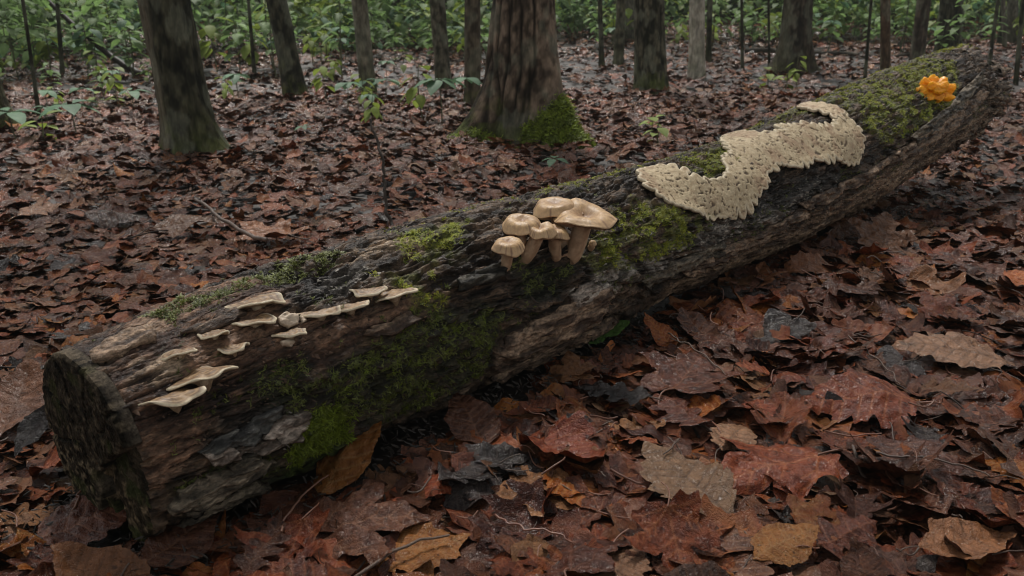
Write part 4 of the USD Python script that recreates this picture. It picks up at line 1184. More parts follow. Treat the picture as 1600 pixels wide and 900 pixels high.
H(655, 880, 170, 'toothed', 'ochre', 20, 'yellow-brown leaf at the bottom edge below the bright moss', 5023, .03, .5, (0, -.05))
H(590, 850, 180, 'maple', 'plum', 10, 'dark purplish leaf with sharp points below the ochre leaf', 5024, .045, .8, (0, -.1))
H(820, 215, 62, 'maple', 'tan', 120, 'tan maple leaf leaning on the mossy foot of the big tree', 5025, .10, .6, (0, -.8))
H(70, 345, 60, 'maple', 'grey', 30, 'pale leaf lying behind the log below the left tree', 5026, .05, .8, (0, -.2))
H(185, 358, 95, 'oval', 'plum', 10, 'dark grey curled leaf behind the log', 5027, .06, 1.2, (.1, -.1))
H(300, 375, 110, 'oval', 'tan', 20, 'tan folded leaf by the bare twig behind the log', 5028, .06, 1.1, (0, -.15))
H(415, 385, 110, 'maple', 'tan', 150, 'tan leaf touching the bare twig behind the log', 5029, .05, .9, (0, -.15))
HERO_P = np.array([np.r_[ground_hit(a[0], a[1])[0][:2], a[2] * ground_hit(a[0], a[1])[1] / FPX] for a, _ in HEROES])

# every leaf of the floor: position, size, kind, tone
rng = np.random.default_rng(2024)
N_NEAR, N_MID, N_FAR = 9500, 16000, 46000


def band(n, y0, y1, pad):
    y = np.sqrt(rng.uniform(y0 ** 2, y1 ** 2, n))
    half = y * 0.64 + pad
    return np.stack([rng.uniform(-1, 1, n) * half, y], 1)


xy = np.vstack([band(N_NEAR, 0.25, 3.2, 0.35), band(N_MID, 3.2, 7.5, 0.5), band(N_FAR, 7.5, 26, 1.5)])
scraps = band(3500, 0.3, 4.2, 0.35)
xy = np.vstack([xy, scraps])
side = np.stack([rng.uniform(-14, 14, 7000), rng.uniform(-6, 12, 7000)], 1)          # beside and behind the camera
side = side[np.abs(side[:, 0]) > np.maximum(side[:, 1], 0) * 0.64 + 0.4]
xy = np.vstack([xy, side])
n = len(xy)
rank = rng.uniform(0, 1, n)
for hx, hy, hl in HERO_P:                                       # room for the leaves that lie on top
    dd = np.hypot(xy[:, 0] - hx, xy[:, 1] - hy)
    rank = np.where(dd < hl * 0.55, rank * 0.25, np.where(dd < hl * 0.8, rank * 0.6, rank))
dist = np.hypot(xy[:, 0], xy[:, 1])
size = np.clip(rng.lognormal(math.log(0.112), 0.30, n), 0.05, 0.19)
tones = np.array(list(TONES))
behind = ((xy - LOG_A[:2]) @ np.array([-E2[0], -E2[1]])) > 0
n_main = N_NEAR + N_MID + N_FAR
size[n_main:n_main + 3500] *= 0.42
size = size * np.where(behind | (dist > 3.4), 0.72, 1.0) * np.where(dist > 7.5, 1.25, 1.0)
patch = fbm(np.c_[xy * 0.9, np.zeros(n)], 2, 91)
tp_near = np.array([.27, .35, .055, .205, .015, .06, .045])
tp_far = np.array([.29, .20, .17, .24, .035, .03, .035])
tone = np.where(behind | (dist > 3.2), rng.choice(7, n, p=tp_far), rng.choice(7, n, p=tp_near))
kind = rng.choice(4, n, p=[.20, .34, .32, .14])
kinds = np.array(['oak', 'toothed', 'oval', 'maple'])
z = ground_z(xy[:, 0], xy[:, 1]) + 0.004 + rank * np.where(dist < 3.5, 0.034, 0.03)
# nothing lies inside the log
ax = (np.c_[xy, z] - LOG_A) @ E1
ra = np.linalg.norm((np.c_[xy, z] - LOG_A) - ax[:, None] * E1, axis=1)
ok = ~((ax > -0.06) & (ax < LOG_L) & (ra < np.where((ax > 0.3) & (ax < 3.2), 0.245, 0.20)))
eps = 0.03
gn = np.stack([-(ground_z(xy[:, 0] + eps, xy[:, 1]) - ground_z(xy[:, 0] - eps, xy[:, 1])) / (2 * eps), -(ground_z(xy[:, 0], xy[:, 1] + eps) - ground_z(xy[:, 0], xy[:, 1] - eps)) / (2 * eps), np.ones(n)], 1)
tilt_sd = np.where(dist < 3.5, 0.17, 0.27)
gn[:, :2] += rng.normal(0, 1, (n, 2)) * (tilt_sd * np.where((rank < 0.25) & (dist < 3.5), 0.55, 1.0))[:, None]
yaw = rng.uniform(0, 2 * np.pi, n)
flipm = rng.uniform(size=n) < 0.3
Q = qmul(q_from_z(gn), q_axis(np.tile([0, 0, 1.0], (n, 1)), yaw))
Q[flipm] = qmul(Q[flipm], q_axis(np.tile([1.0, 0, 0], (flipm.sum(), 1)), np.full(flipm.sum(), np.pi)))
ppx, pz = project(np.c_[xy, z])
inview = (pz > 0.5) & (ppx[:, 0] > -20) & (ppx[:, 0] < 1620) & (ppx[:, 1] > 0) & (ppx[:, 1] < 930)
# hidden behind the log?
bu, bl = np.interp(ppx[:, 0], [55, 240, 440, 620, 850, 1000, 1150, 1300, 1440, 1555], [560, 488, 408, 357, 300, 262, 210, 150, 88, 120]), np.interp(ppx[:, 0], [55, 250, 390, 560, 760, 1000, 1300, 1440, 1555], [640, 830, 770, 690, 600, 485, 350, 265, 180])
hid = (ppx[:, 0] > 55) & (ppx[:, 0] < 1555) & (ppx[:, 1] > bu - 2) & (ppx[:, 1] < bl - 8)
score = np.where(inview & ok & ~hid & (rank > 0.52), size / pz, 0)
chosen = np.argsort(-score)[:268]
single = np.zeros(n, bool)
single[chosen] = True

# the litter as a mass
protos, pidx = [], {}
for ti, t in enumerate(tones):
    for ki, k in enumerate(kinds):
        for var in range(2):
            v, f, vein, st = leaf_mesh(k, 1000 + ti * 40 + ki * 5 + var, 0.050 if var else 0.042, 1.05)
            pidx[(ti, ki, var)] = len(protos)
            protos.append(((v, f), 'leaf_' + t, None, {'vein': vein}))
m = ok & ~single
ii = np.nonzero(m)[0]
instancer('leaf_litter', protos, [pidx[(tone[i], kind[i], i % 2)] for i in ii], np.c_[xy, z][ii], Q[ii], size[ii], label='mat of wet brown dead leaves covering the forest floor', cat='leaf litter')

# the single leaves that show largest
classes = {}
CURLW = {0: 'lying flat', 1: 'with curled edges', 2: 'with a raised tip'}
LAND = [((1072, 778), 'the pale oak leaf'), ((1488, 578), 'the pale lobed leaf'), ((1377, 392), 'the tan star-shaped leaf'), ((545, 757), 'the propped ochre leaf'), ((890, 602), 'the pointed tan maple leaf'), ((735, 690), 'the large oval brown leaf'),
        ((955, 640), 'the blue-black leaf'), ((1225, 885), 'the rounded ochre leaf'), ((1190, 768), 'the big rust red leaf'), ((1345, 655), 'the long rust brown leaf'), ((1075, 612), 'the ribbed wet leaf'), ((950, 545), 'the green leaf'), ((35, 665), 'the leaf by the sawn end'),
        ((150, 850), 'the brown leaf at the lower left corner'), ((590, 850), 'the dark sharp-pointed leaf'), ((185, 358), 'the dark curled leaf'), ((415, 405), 'the bare grey twig'), ((70, 345), 'the pale leaf behind the log'), ((300, 240), 'the olive leaning tree'), ((822, 218), 'the big tree'), ((612, 372), 'the bare upright stem'),
        ((1440, 280), 'the log\'s broken end'), ((1250, 370), 'the log under the crust fungus'), ((470, 770), 'the bright moss'), ((1018, 143), 'the mossy rough-barked tree'), ((866, 275), 'the little bluish seedling')]
LANDP = np.array([ground_hit(*a)[0][:2] for a, _ in LAND])


def where_words(i):
    d = xy[i] - LANDP
    far = np.linalg.norm(d, axis=1)
    j = int(np.argmin(far))
    dx, dy = d[j]
    way = ('left of' if dx < 0 else 'right of') if abs(dx) > abs(dy) else ('behind' if dy > 0 else 'in front of')
    return ('just ' if far[j] < 0.16 else '') + way + ' ' + LAND[j][1].replace('the brown leaf at the lower left corner', 'the lower left corner leaf')


made = []
for i in chosen:
    var = int(rank[i] * 1000) % 3
    key = (kinds[kind[i]], tones[tone[i]], var)
    if key not in classes:
        classes[key] = leaf_class(key[0], key[1], 3000 + len(classes), 0.0165, (0.6, 1.0, 1.5)[var])
    lab = f'{TONES[key[1]][0]} {KINDW[key[0]]} {CURLW[var]} {where_words(i)}'
    if len(lab.split()) > 16:
        lab = f'{TONES[key[1]][0]} {KINDW[key[0]]} {where_words(i)}'
    if any(a == lab for a, _ in made):
        lab = ('small ' if size[i] < 0.105 else 'large ') + lab if len(lab.split()) < 16 else lab
    made.append((lab, copy(classes[key], 'fallen_leaf', trs(np.r_[xy[i], z[i] + 0.004], q_mat(Q[i]), size[i] * 1.06), lab, 'leaf')))


for lab, pr in made:
    if sum(a == lab for a, _ in made) > 1:
        tag(pr, group=lab)

for h_ in HEROES:
    hero(*h_[0], **h_[1])

# ------------------------------------------------------------------ crumbs of soil and rotten wood along the log's foot
n = 5200
sa_ = rng.uniform(-0.05, LOG_L * 0.75, n)
off = np.abs(rng.normal(0, 0.07, n)) + rng.uniform(-0.05, 0.08, n)
cp = LOG_A + E1 * sa_[:, None] + E2 * (off + 0.10)[:, None]
cp[:400] = LOG_A + E1 * rng.uniform(-0.14, 0.02, 400)[:, None] + E2 * rng.uniform(-0.17, 0.12, 400)[:, None]
cp[:, 2] = ground_z(cp[:, 0], cp[:, 1]) + rng.uniform(0.0, 0.040, n)
instancer('soil_crumbs', [(flake(500 + k, 6), 'crumb', None, None) for k in range(5)], rng.integers(0, 5, n), cp, q_from_z(rng.normal(0, 1, (n, 3)) + [0, 0, 0.6]), rng.uniform(0.003, 0.012, n), label='dark crumbs of soil and rotten wood under the log', cat='soil crumbs')


def stick_mesh(seed):
    r_ = np.random.default_rng(seed)
    w = np.linspace(0, 1, 8)
    p = np.stack([w - 0.5, 0.10 * np.sin(3 * w + seed) * r_.uniform(.3, 1), 0.05 * np.sin(4 * w + seed)], 1) + r_.normal(0, 0.008, (8, 3))
    return tube(p, np.linspace(0.020, 0.012, 8), 5)


n = 1500
tx = band(n, 0.4, 6.5, 0.3)
tz = ground_z(tx[:, 0], tx[:, 1]) + rng.uniform(0.018, 0.045, n)
ta = (np.c_[tx, tz] - LOG_A) @ E1
tr_ = np.linalg.norm((np.c_[tx, tz] - LOG_A) - ta[:, None] * E1, axis=1)
k = (tr_ > 0.25) | (ta < -0.1) | (ta > LOG_L)
n = int(k.sum())
instancer('twig_litter', [(stick_mesh(700 + j), m_, None, None) for j, m_ in enumerate(('twig', 'twig_red', 'twig_dark', 'twig'))], rng.integers(0, 4, n), np.c_[tx, tz][k], qmul(q_axis(np.tile([0, 0, 1.0], (n, 1)), rng.uniform(0, 6.28, n)), q_axis(np.tile([0, 1.0, 0], (n, 1)), rng.normal(0, 0.12, n))), np.clip(rng.lognormal(math.log(.05), .5, n), .02, .16), label='small twigs and leaf stalks strewn through the litter', cat='twigs')

# ------------------------------------------------------------------ twigs
def twig(pts_px, r0, r1, label, heights, mat='twig', seed=0, name='twig'):
    out = []
    for (a, b), h in zip(pts_px, heights):
        p, t = ground_hit(a, b)
        out.append(p + np.array([0, 0, h]))
    out = np.array(out)
    u = np.linspace(0, 1, len(out))
    cs = CubicSpline(u, out)
    w = np.linspace(0, 1, 26)
    pts = cs(w) + (fbm(np.c_[w * 9, w * 0 + seed, w * 0], 2, seed)[:, None] - 0.5) * np.array([0.012, 0.012, 0.006])
    o = obj(name, tube(pts, np.linspace(r0, r1, 26), 7), mat)
    tag(o, label, 'twig')


twig([(312, 352), (360, 385), (418, 412)], 0.0055, 0.0065, 'bare grey twig lying on leaves behind the log', [.10, .085, .075], seed=3)
twig([(772, 850), (830, 872), (900, 892)], 0.0018, 0.0014, 'thin reddish twig at the bottom of the litter', [.05, .05, .05], 'twig_red', 4)
twig([(1360, 755), (1440, 765), (1540, 783)], 0.0022, 0.0014, 'thin dark twig lying on the leaves at the lower right', [.055, .06, .05], 'twig', 5)
twig([(118, 842), (132, 815), (158, 785)], 0.0022, 0.0016, 'short reddish twig standing before the sawn end', [.04, .05, .06], 'twig_red', 6)
twig([(1040, 560), (1090, 590), (1150, 640)], 0.0020, 0.0012, 'thin dark twig across the ribbed wet leaf', [.06, .06, .055], 'twig', 7)
twig([(1320, 560), (1370, 600), (1400, 640)], 0.0018, 0.0012, 'thin twig between the pale lobed leaf and the rust leaf', [.055, .055, .055], 'twig', 8)
twig([(440, 880), (470, 830), (520, 790)], 0.0020, 0.0014, 'red leaf stalk lying below the ochre leaf', [.05, .055, .06], 'twig_red', 9)


# ------------------------------------------------------------------ trees
def crown_class():
    c = class_prim('crown_shape')
    r = np.random.default_rng(5)
    cl = r.normal(0, 1, (40, 3))
    cl = cl / np.linalg.norm(cl, axis=1)[:, None] * r.uniform(0.3, 1.0, (40, 1)) ** 0.6 * [1, 1, 0.75]
    ctr = np.repeat(cl, 24, 0) + r.normal(0, 0.17, (40 * 24, 3))
    n = len(ctr)
    a = r.uniform(0, 2 * np.pi, n)
    t1 = np.stack([np.cos(a), np.sin(a), r.normal(-0.2, 0.3, n)], 1)
    t2 = np.cross(t1, r.normal(0, 0.4, (n, 3)) + [0, 0, 1])
    t2 /= np.linalg.norm(t2, axis=1)[:, None]
    ls = r.uniform(0.011, 0.019, (n, 1))
    v = np.stack([ctr - t1 * ls, ctr + t2 * ls * 0.5, ctr + t1 * ls, ctr - t2 * ls * 0.5], 1).reshape(-1, 3)
    k = np.arange(n) * 4
    f = np.vstack([np.stack([k, k + 1, k + 2], 1), np.stack([k, k + 2, k + 3], 1)])
    obj('crown', (v, f), 'crown_leaf', c, smooth=False)
    return c.GetPath().AppendChild('crown')


CROWN = crown_class()


def trunk(name, label, base, w_px, top_x, ca, cb, seed, flare=0.5, flare_h=0.16, butt=0, moss=0.5, side=None, crown=True, group=None, cat='tree', height=9.0, rough=1.0, lobes_seed=0, lichen=0.35):
    p, dep = ground_hit(*base)
    rad = w_px * dep / FPX / 2
    d0 = ray(np.array(top_x), np.array(0.0))
    t = (p[1] - CAM[1]) / d0[1]
    tp = CAM + d0 * t
    ax_ = tp - p
    ax_ /= np.linalg.norm(ax_)
    r = np.random.default_rng(seed)
    o = thing(name, label, cat, trs(p - np.array([0, 0, 0.06])), group)
    thick = rad > 0.05
    nz = 120 if thick else 50
    na = 220 if rad > 0.16 else 110 if rad > 0.10 else 40 if thick else 14
    hz = np.concatenate([np.linspace(0, 1.5, nz), np.linspace(1.5, height, 16)[1:]])
    a = np.arange(na) * 2 * np.pi / na
    H_, A_ = np.meshgrid(hz, a, indexing='ij')
    lean = ax_[:2] / ax_[2]
    cx = lean[0] * np.where(H_ < 1.5, H_, 1.5 + (H_ - 1.5) * 0.5)
    cy = lean[1] * np.where(H_ < 1.5, H_, 1.5 + (H_ - 1.5) * 0.5)
    fl = np.exp(-np.maximum(H_ - 0.05, 0) / flare_h)
    rootl = 1.0
    if butt:
        rootl = 0.45 + 1.1 * np.maximum(0, np.cos(butt * A_ / 1.0 + lobes_seed)) ** 1.5 + 0.25 * noise(np.stack([np.cos(A_) * 2, np.sin(A_) * 2, A_ * 0 + seed], -1), 3)
    rr_ = rad * (1 + flare * fl * rootl) * (1 - 0.55 * np.clip(H_ / height, 0, 1))
    q = np.stack([np.cos(A_) * rad, np.sin(A_) * rad, H_ * 0.07], -1)
    ridge = 1 - np.abs(2 * fbm(q * 16 / max(rad, 0.06) * 0.18 + seed, 3, seed) - 1)
    lump = fbm(np.stack([np.cos(A_) * rad, np.sin(A_) * rad, H_ * 0.6], -1) * 5 + seed, 3, seed + 1) - 0.5
    rr_ = rr_ * (1 + 0.085 * rough * (ridge - 0.6) + 0.16 * lump + 0.05 * butt * 0.3 * np.cos(butt * A_ + lobes_seed))
    V_ = np.stack([cx + rr_ * np.cos(A_), cy + rr_ * np.sin(A_), H_ - 0.02], -1)
    fine = fbm(np.stack([np.cos(A_) * rad, np.sin(A_) * rad, H_ * 0.5], -1) * 34 + seed, 5, seed + 2)
    c = mix(ca, cb, smoothstep(0.34, 0.64, fine))
    fur = smoothstep(0.10, 0.0, np.abs(fbm(np.stack([np.cos(A_) * rad, np.sin(A_) * rad, H_ * 0.10], -1) * (15 if rad > 0.15 else 24) + seed, 3, seed + 9) - 0.5))
    rr_ = rr_ - rad * 0.045 * rough * fur
    V_[..., 0], V_[..., 1] = cx + rr_ * np.cos(A_), cy + rr_ * np.sin(A_)
    c = mix(c, np.array(ca) * 0.4, smoothstep(0.66, 0.34, ridge) * 0.6)
    c = mix(c, np.array(ca) * 0.3, fur * min(1.0, 0.6 * rough))
    if side is not None:                                        # a strip of lighter bark
        sa0, col_, wdt = side
        dd = np.abs((A_ - sa0 + np.pi) % (2 * np.pi) - np.pi)
        c = mix(c, col_, smoothstep(wdt, wdt * 0.4, dd + 0.6 * (fine - 0.5)) * 0.8)
    if lichen:
        c = mix(c, (0.17, 0.175, 0.125), smoothstep(0.53, 0.60, fbm(np.stack([np.cos(A_) * rad, np.sin(A_) * rad, H_ * 0.5], -1) * 11 + seed, 3, seed + 6)) * lichen)
    mg = moss * smoothstep(0.46, 0.54, fbm(np.stack([np.cos(A_) * rad, np.sin(A_) * rad, H_ * 0.8], -1) * 17 + seed, 4, seed + 5)) * smoothstep(0.42, 0.0, H_ + 0.35 * (fbm(np.stack([np.cos(A_), np.sin(A_), H_ * 2], -1) * 3, 3, seed + 4) - 0.5)) * smoothstep(0.3, 0.6, fine + 0.15)
    c = mix(c, mix((0.030, 0.036, 0.010), (0.085, 0.098, 0.022), fine), np.clip(mg * 1.3, 0, 0.95))
    obj('trunk', (V_.reshape(-1, 3), grid_faces(len(hz), na, True)), 'tree_bark', o, col=c.reshape(-1, 3))
    if crown:
        top = np.array([cx[-1, 0], cy[-1, 0], height])
        for k in range(3):
            ak = r.uniform(0, 6.28)
            l0 = np.array([cx[-6, 0], cy[-6, 0], hz[-6] + 0.3 * k])
            e = l0 + np.array([math.cos(ak) * 1.8, math.sin(ak) * 1.8, 1.6])
            lv, lf = tube(np.array([l0, (l0 + e) / 2 + [0, 0, -0.15], e]), [rad * 0.35, rad * 0.25, rad * 0.08], 6)
            obj('limb', (lv, lf), 'tree_bark', o, col=np.tile(ca, (len(lv), 1)))
        cp_ = stage.DefinePrim(o.GetPath().AppendChild('crown'), 'Xform')
        sc = r.uniform(2.3, 3.0)
        UsdGeom.Xformable(cp_).AddTransformOp().Set(mat4(trs(top + [0, 0, 0.6], q_mat(q_axis(np.array([0, 0, 1.0]), np.array(r.uniform(0, 6.28)))), sc)))
        kid = stage.DefinePrim(cp_.GetPath().AppendChild('leaves'), 'Mesh')
        kid.GetReferences().AddInternalReference(CROWN)
    return o, p, rad


DK = ((0.015, 0.0145, 0.009), (0.060, 0.056, 0.034))
OL = ((0.028, 0.026, 0.015), (0.10, 0.089, 0.055))
trunk('tree', 'dark olive leaning tree with a lighter strip, left of the big tree', (305, 238), 74, 258, *DK, 601, flare=.55, flare_h=.13, moss=.55, side=(-2.5, (0.12, 0.10, 0.068), .55), butt=2, lobes_seed=.6)
trunk('tree', 'slim dark leaning tree with a mossy foot', (465, 150), 32, 434, *DK, 602, flare=.35, moss=.7)
trunk('tree', 'slim pale grey tree with a green seedling at its foot', (577, 146), 25, 562, (0.085, 0.078, 0.055), (0.17, 0.155, 0.112), 603, flare=.15, moss=.6, rough=.5)
trunk('tree', 'mottled slim tree between the pale grey tree and the brown one', (694, 138), 24, 684, OL[0], (0.12, 0.105, 0.075), 604, flare=.2, moss=.4, lichen=.6)
trunk('tree', 'slim brown tree just left of the big tree', (738, 166), 25, 738, (0.040, 0.031, 0.021), (0.105, 0.085, 0.058), 605, flare=.5, flare_h=.10, moss=.5, rough=.5)
big, bigp, bigr = trunk('tree', 'big ridged reddish-brown tree with a moss-covered flaring foot', (822, 218), 92, 822, (0.048, 0.034, 0.023), (0.175, 0.126, 0.088), 606, flare=1.2, flare_h=.24, butt=3, moss=.8, rough=1.7, lobes_seed=2.6, lichen=.35)
trunk('sapling', 'thin dark sapling right of the big tree', (941, 105), 8, 938, *DK, 607, flare=.5, crown=False, cat='sapling', height=4)
trunk('tree', 'slim greenish tree behind the mossy rough-barked tree', (966, 101), 15, 971, *OL, 608, flare=.35, moss=.4)
trunk('tree', 'mossy rough-barked tree in the middle of the right half', (1018, 143), 47, 1015, (0.028, 0.026, 0.016), (0.105, 0.094, 0.062), 609, flare=.25, moss=.8, lichen=.5, rough=1.4)
trunk('tree', 'palest beige smooth tree', (1089, 121), 25, 1090, (0.27, 0.24, 0.185), (0.38, 0.345, 0.275), 610, flare=.2, moss=.35, rough=.35)
trunk('sapling', 'dark pole-like sapling touching the pale beige tree', (1107, 98), 9, 1110, *DK, 611, flare=.2, crown=False, cat='sapling', height=5)
trunk('tree', 'dark flaring tree with a green plant before its foot', (1240, 113), 44, 1248, (0.022, 0.017, 0.012), (0.060, 0.046, 0.032), 612, flare=.75, flare_h=.16, butt=2, moss=.3, lobes_seed=.2, side=(-2.7, (0.085, 0.078, 0.048), .5))
trunk('tree', 'slim reddish-brown tree rising behind the log', (1385, 112), 15, 1385, (0.055, 0.032, 0.018), (0.105, 0.066, 0.040), 613, flare=.15, moss=.1, rough=.5)
trunk('tree', 'brown tree behind the log right of the slim reddish one', (1432, 100), 21, 1444, (0.038, 0.028, 0.020), (0.085, 0.064, 0.046), 614, flare=.2, moss=.2)
trunk('tree', 'dark tree half hidden by leaves behind the broken end of the log', (1482, 84), 34, 1488, *DK, 615, flare=.4, moss=.6)
trunk('tree', 'mossy tree at the left edge of the view, only its foot showing', (-28, 196), 62, -60, *OL, 616, flare=.8, flare_h=.14, butt=2, moss=.7)
for i, (b, w, tx, lb) in enumerate([((62, 190), 6, 35, 'crooked thin sapling near the left edge'), ((97, 122), 7, 88, 'thin straight sapling left of the leaning branch'), ((398, 121), 6, 388, 'thin dark sapling between the two leaning trees'), ((1161, 108), 5, 1160, 'thin sapling between the pale beige tree and the dark flaring tree'),
                                     ((1203, 104), 4, 1202, 'very thin sapling just left of the dark flaring tree'), ((1352, 122), 5, 1362, 'thin sapling left of the slim reddish-brown tree'), ((1545, 108), 6, 1560, 'thin sapling right of the log\'s broken end'), ((1588, 132), 7, 1600, 'thin dark sapling at the right edge'), ((1562, 70), 7, 1568, 'thin sapling far behind the log\'s broken end')]):
    trunk('sapling', lb, b, w, tx, *DK, 630 + i, flare=.3, crown=False, cat='sapling', height=3.2, moss=.2)
# leaning dead branch on the left and the bare stem behind the log
def stick(name, pts, r0, r1, label, cat, mat='twig', seed=0):
    u = np.linspace(0, 1, len(pts))
    w = np.linspace(0, 1, 40)
    q_ = CubicSpline(u, np.array(pts))(w) if len(pts) > 2 else np.array(pts[0]) + (np.array(pts[1]) - pts[0]) * w[:, None]
    q_ = q_ + (np.stack([fbm(np.c_[w * 7, w * 0 + seed, w * 0 + k], 3, seed + k) for k in range(3)], 1) - 0.5) * 0.05 * np.array([1, 1, 0.6])
    o = obj(name, tube(q_, np.linspace(r0, r1, 40), 8), mat)
    tag(o, label, cat)


p0, dp = ground_hit(226, 121)
t1 = CAM + ray(np.array(82), np.array(0.0)) * (dp + 0.2)
stick('fallen_branch', [p0 + [0, 0, .02], p0 * .5 + t1 * .5 + [0, 0, -.07], t1 + (t1 - p0) * 0.5], 0.036, 0.022, 'dark dead branch leaning up to the left beside the leaning olive tree', 'branch', 'twig_dark', seed=2)
p0, dp = ground_hit(612, 372)
t1 = CAM + ray(np.array(578), np.array(185.0)) * (dp + 0.1)
stick('bare_stem', [p0, (p0 + t1) / 2 + [0.015, 0, 0], t1], 0.0062, 0.0042, 'thin bare upright stem just behind the log', 'stem', 'twig_dark', seed=5)


def fallen(name, a, b, wpx, label, seed):
    p, d = ground_hit(*a)
    q_, d2 = ground_hit(*b)
    rad = wpx * d / FPX / 2
    w = np.linspace(0, 1, 60)
    pts = p + (q_ - p) * w[:, None] + np.array([0, 0, rad * 0.7]) + (fbm(np.c_[w * 5, w * 0 + seed, w * 0], 3, seed)[:, None] - 0.5) * 0.12 * np.array([1, 1, .4])
    v, f = tube(pts, rad * (1 - 0.25 * w), 14)
    v = v + (fbm(v * 18, 3, seed)[:, None] - 0.5) * 0.03
    o = obj(name, (v, f), 'tree_bark', col=mix((0.014, 0.012, 0.009), (0.06, 0.05, 0.035), noise(v * 12, seed)))
    tag(o, label, 'log')


fallen('dead_log', (1165, 82), (1345, 88), 9, 'dark slender fallen trunk far back, crossing behind the dark flaring tree', 1)
fallen('dead_log', (-30, 66), (130, 66), 8, 'dark fallen trunk far back at the left edge', 2)
fallen('dead_log', (-20, 192), (85, 190), 12, 'short dark rotten log beside the left edge tree', 3)
fallen('dead_log', (1350, 92), (1470, 86), 7, 'dark fallen trunk far back behind the slim reddish-brown tree', 4)

# trunks far back in the wood
FAR_REF = [(45, 'the crooked left sapling'), (150, 'the leaning dead branch'), (270, 'the olive leaning tree'), (395, 'the thin dark left sapling'), (450, 'the slim dark leaning tree'), (570, 'the slim pale grey tree'), (690, 'the mottled slim tree'), (738, 'the slim brown tree'), (822, 'the big tree'), (941, 'the thin dark sapling'), (1018, 'the mossy rough-barked tree'), (1090, 'the pale beige tree'), (1240, 'the dark flaring tree'), (1385, 'the slim reddish-brown tree'), (1438, 'the brown tree behind the log'), (1485, 'the half hidden tree'), (1592, 'the right edge sapling')]
rngf = np.random.default_rng(88)
far_used = set()
for i in range(56):
    y = rngf.uniform(13, 30)
    xx = rngf.uniform(-0.62, 0.62) * y
    u, dd = project(np.array([xx, y, float(ground_z(xx, y))]))
    w = rngf.choice([6, 9, 12, 16, 22]) * 14 / y
    tr = rngf.choice(3)
    ca, cb = [DK, OL, ((0.07, 0.062, 0.045), (0.14, 0.125, 0.095))][tr]
    lb = ['far dark trunk deep in the wood among the green undergrowth', 'far olive trunk deep in the wood among the green undergrowth', 'far pale trunk deep in the wood among the green undergrowth'][tr]
    j = int(np.argmin([abs(u[0] - a) for a, _ in FAR_REF]))
    lb = f'far {lb.split()[1]} trunk deep in the wood ' + ('left of ' if u[0] < FAR_REF[j][0] else 'right of ') + FAR_REF[j][1]
    if lb in far_used:
        lb = lb.replace('far ', 'far slender ' if w < 12 else 'far stout ')
    if lb in far_used:
        continue
    far_used.add(lb)
    trunk('tree', lb, (float(u[0]), float(u[1])), w, float(u[0]) + rngf.normal(0, 6), ca, cb, 700 + i, flare=.3, moss=.3, group=None, crown=i % 3 == 0)

# moss on the big tree's foot
def tree_moss(o, rad, n, seed, a0, a1, h1):
    r = np.random.default_rng(seed)
    mesh = UsdGeom.Mesh.Get(stage, o.GetPath().AppendChild('trunk'))
    v = np.array(mesh.GetPointsAttr().Get())
    nn = np.array(mesh.GetNormalsAttr().Get())
    a = np.arctan2(v[:, 1], v[:, 0])
    h = v[:, 2] + 0.25 * (fbm(v * 6, 3, seed) - 0.5)
    am = np.minimum(a - a0, a1 - a)
    h = h + 0.16 * (fbm(v * 14, 3, seed + 1) - 0.5)
    k = np.nonzero((h < h1 * smoothstep(-0.1, 0.9, am + 0.5 * (fbm(v * 9, 2, seed + 2) - 0.5))) & (v[:, 2] > 0.02))[0]
    k = r.choice(k, n)
    p = v[k] + r.normal(0, 0.012, (n, 3))
    instancer('foot_moss', [(tuft(900 + j), 'moss_bright', None, None) for j in range(3)], r.integers(0, 3, n), p, q_from_z(nn[k] + [0, 0, .3] + r.normal(0, .3, (n, 3))), r.uniform(0.015, 0.035, n), o)


tree_moss(big, bigr, 1500, 31, -1.75, 0.1, 0.30)
tree_moss(big, bigr, 500, 32, -3.1, -2.1, 0.12)


# ------------------------------------------------------------------ undergrowth
def green_leaf(kind='ovate', seed=0, n=6):
    """A small leaf of length 1 from the origin along +x, drooping."""
    r = np.random.default_rng(seed)
    t = np.linspace(0, 1, n)
    w = {'ovate': 0.30, 'narrow': 0.17}[kind] * np.sin(np.pi * t ** 0.8) ** 0.9
    z = -0.28 * t ** 2 + 0.05 * t
    mid = np.stack([t, 0 * t, z], 1)
    v = np.concatenate([mid + np.stack([0 * t, w, 0.18 * w + 0 * t], 1), mid, mid + np.stack([0 * t, -w, 0.18 * w + 0 * t], 1)])
    return v, grid_faces(3, n)


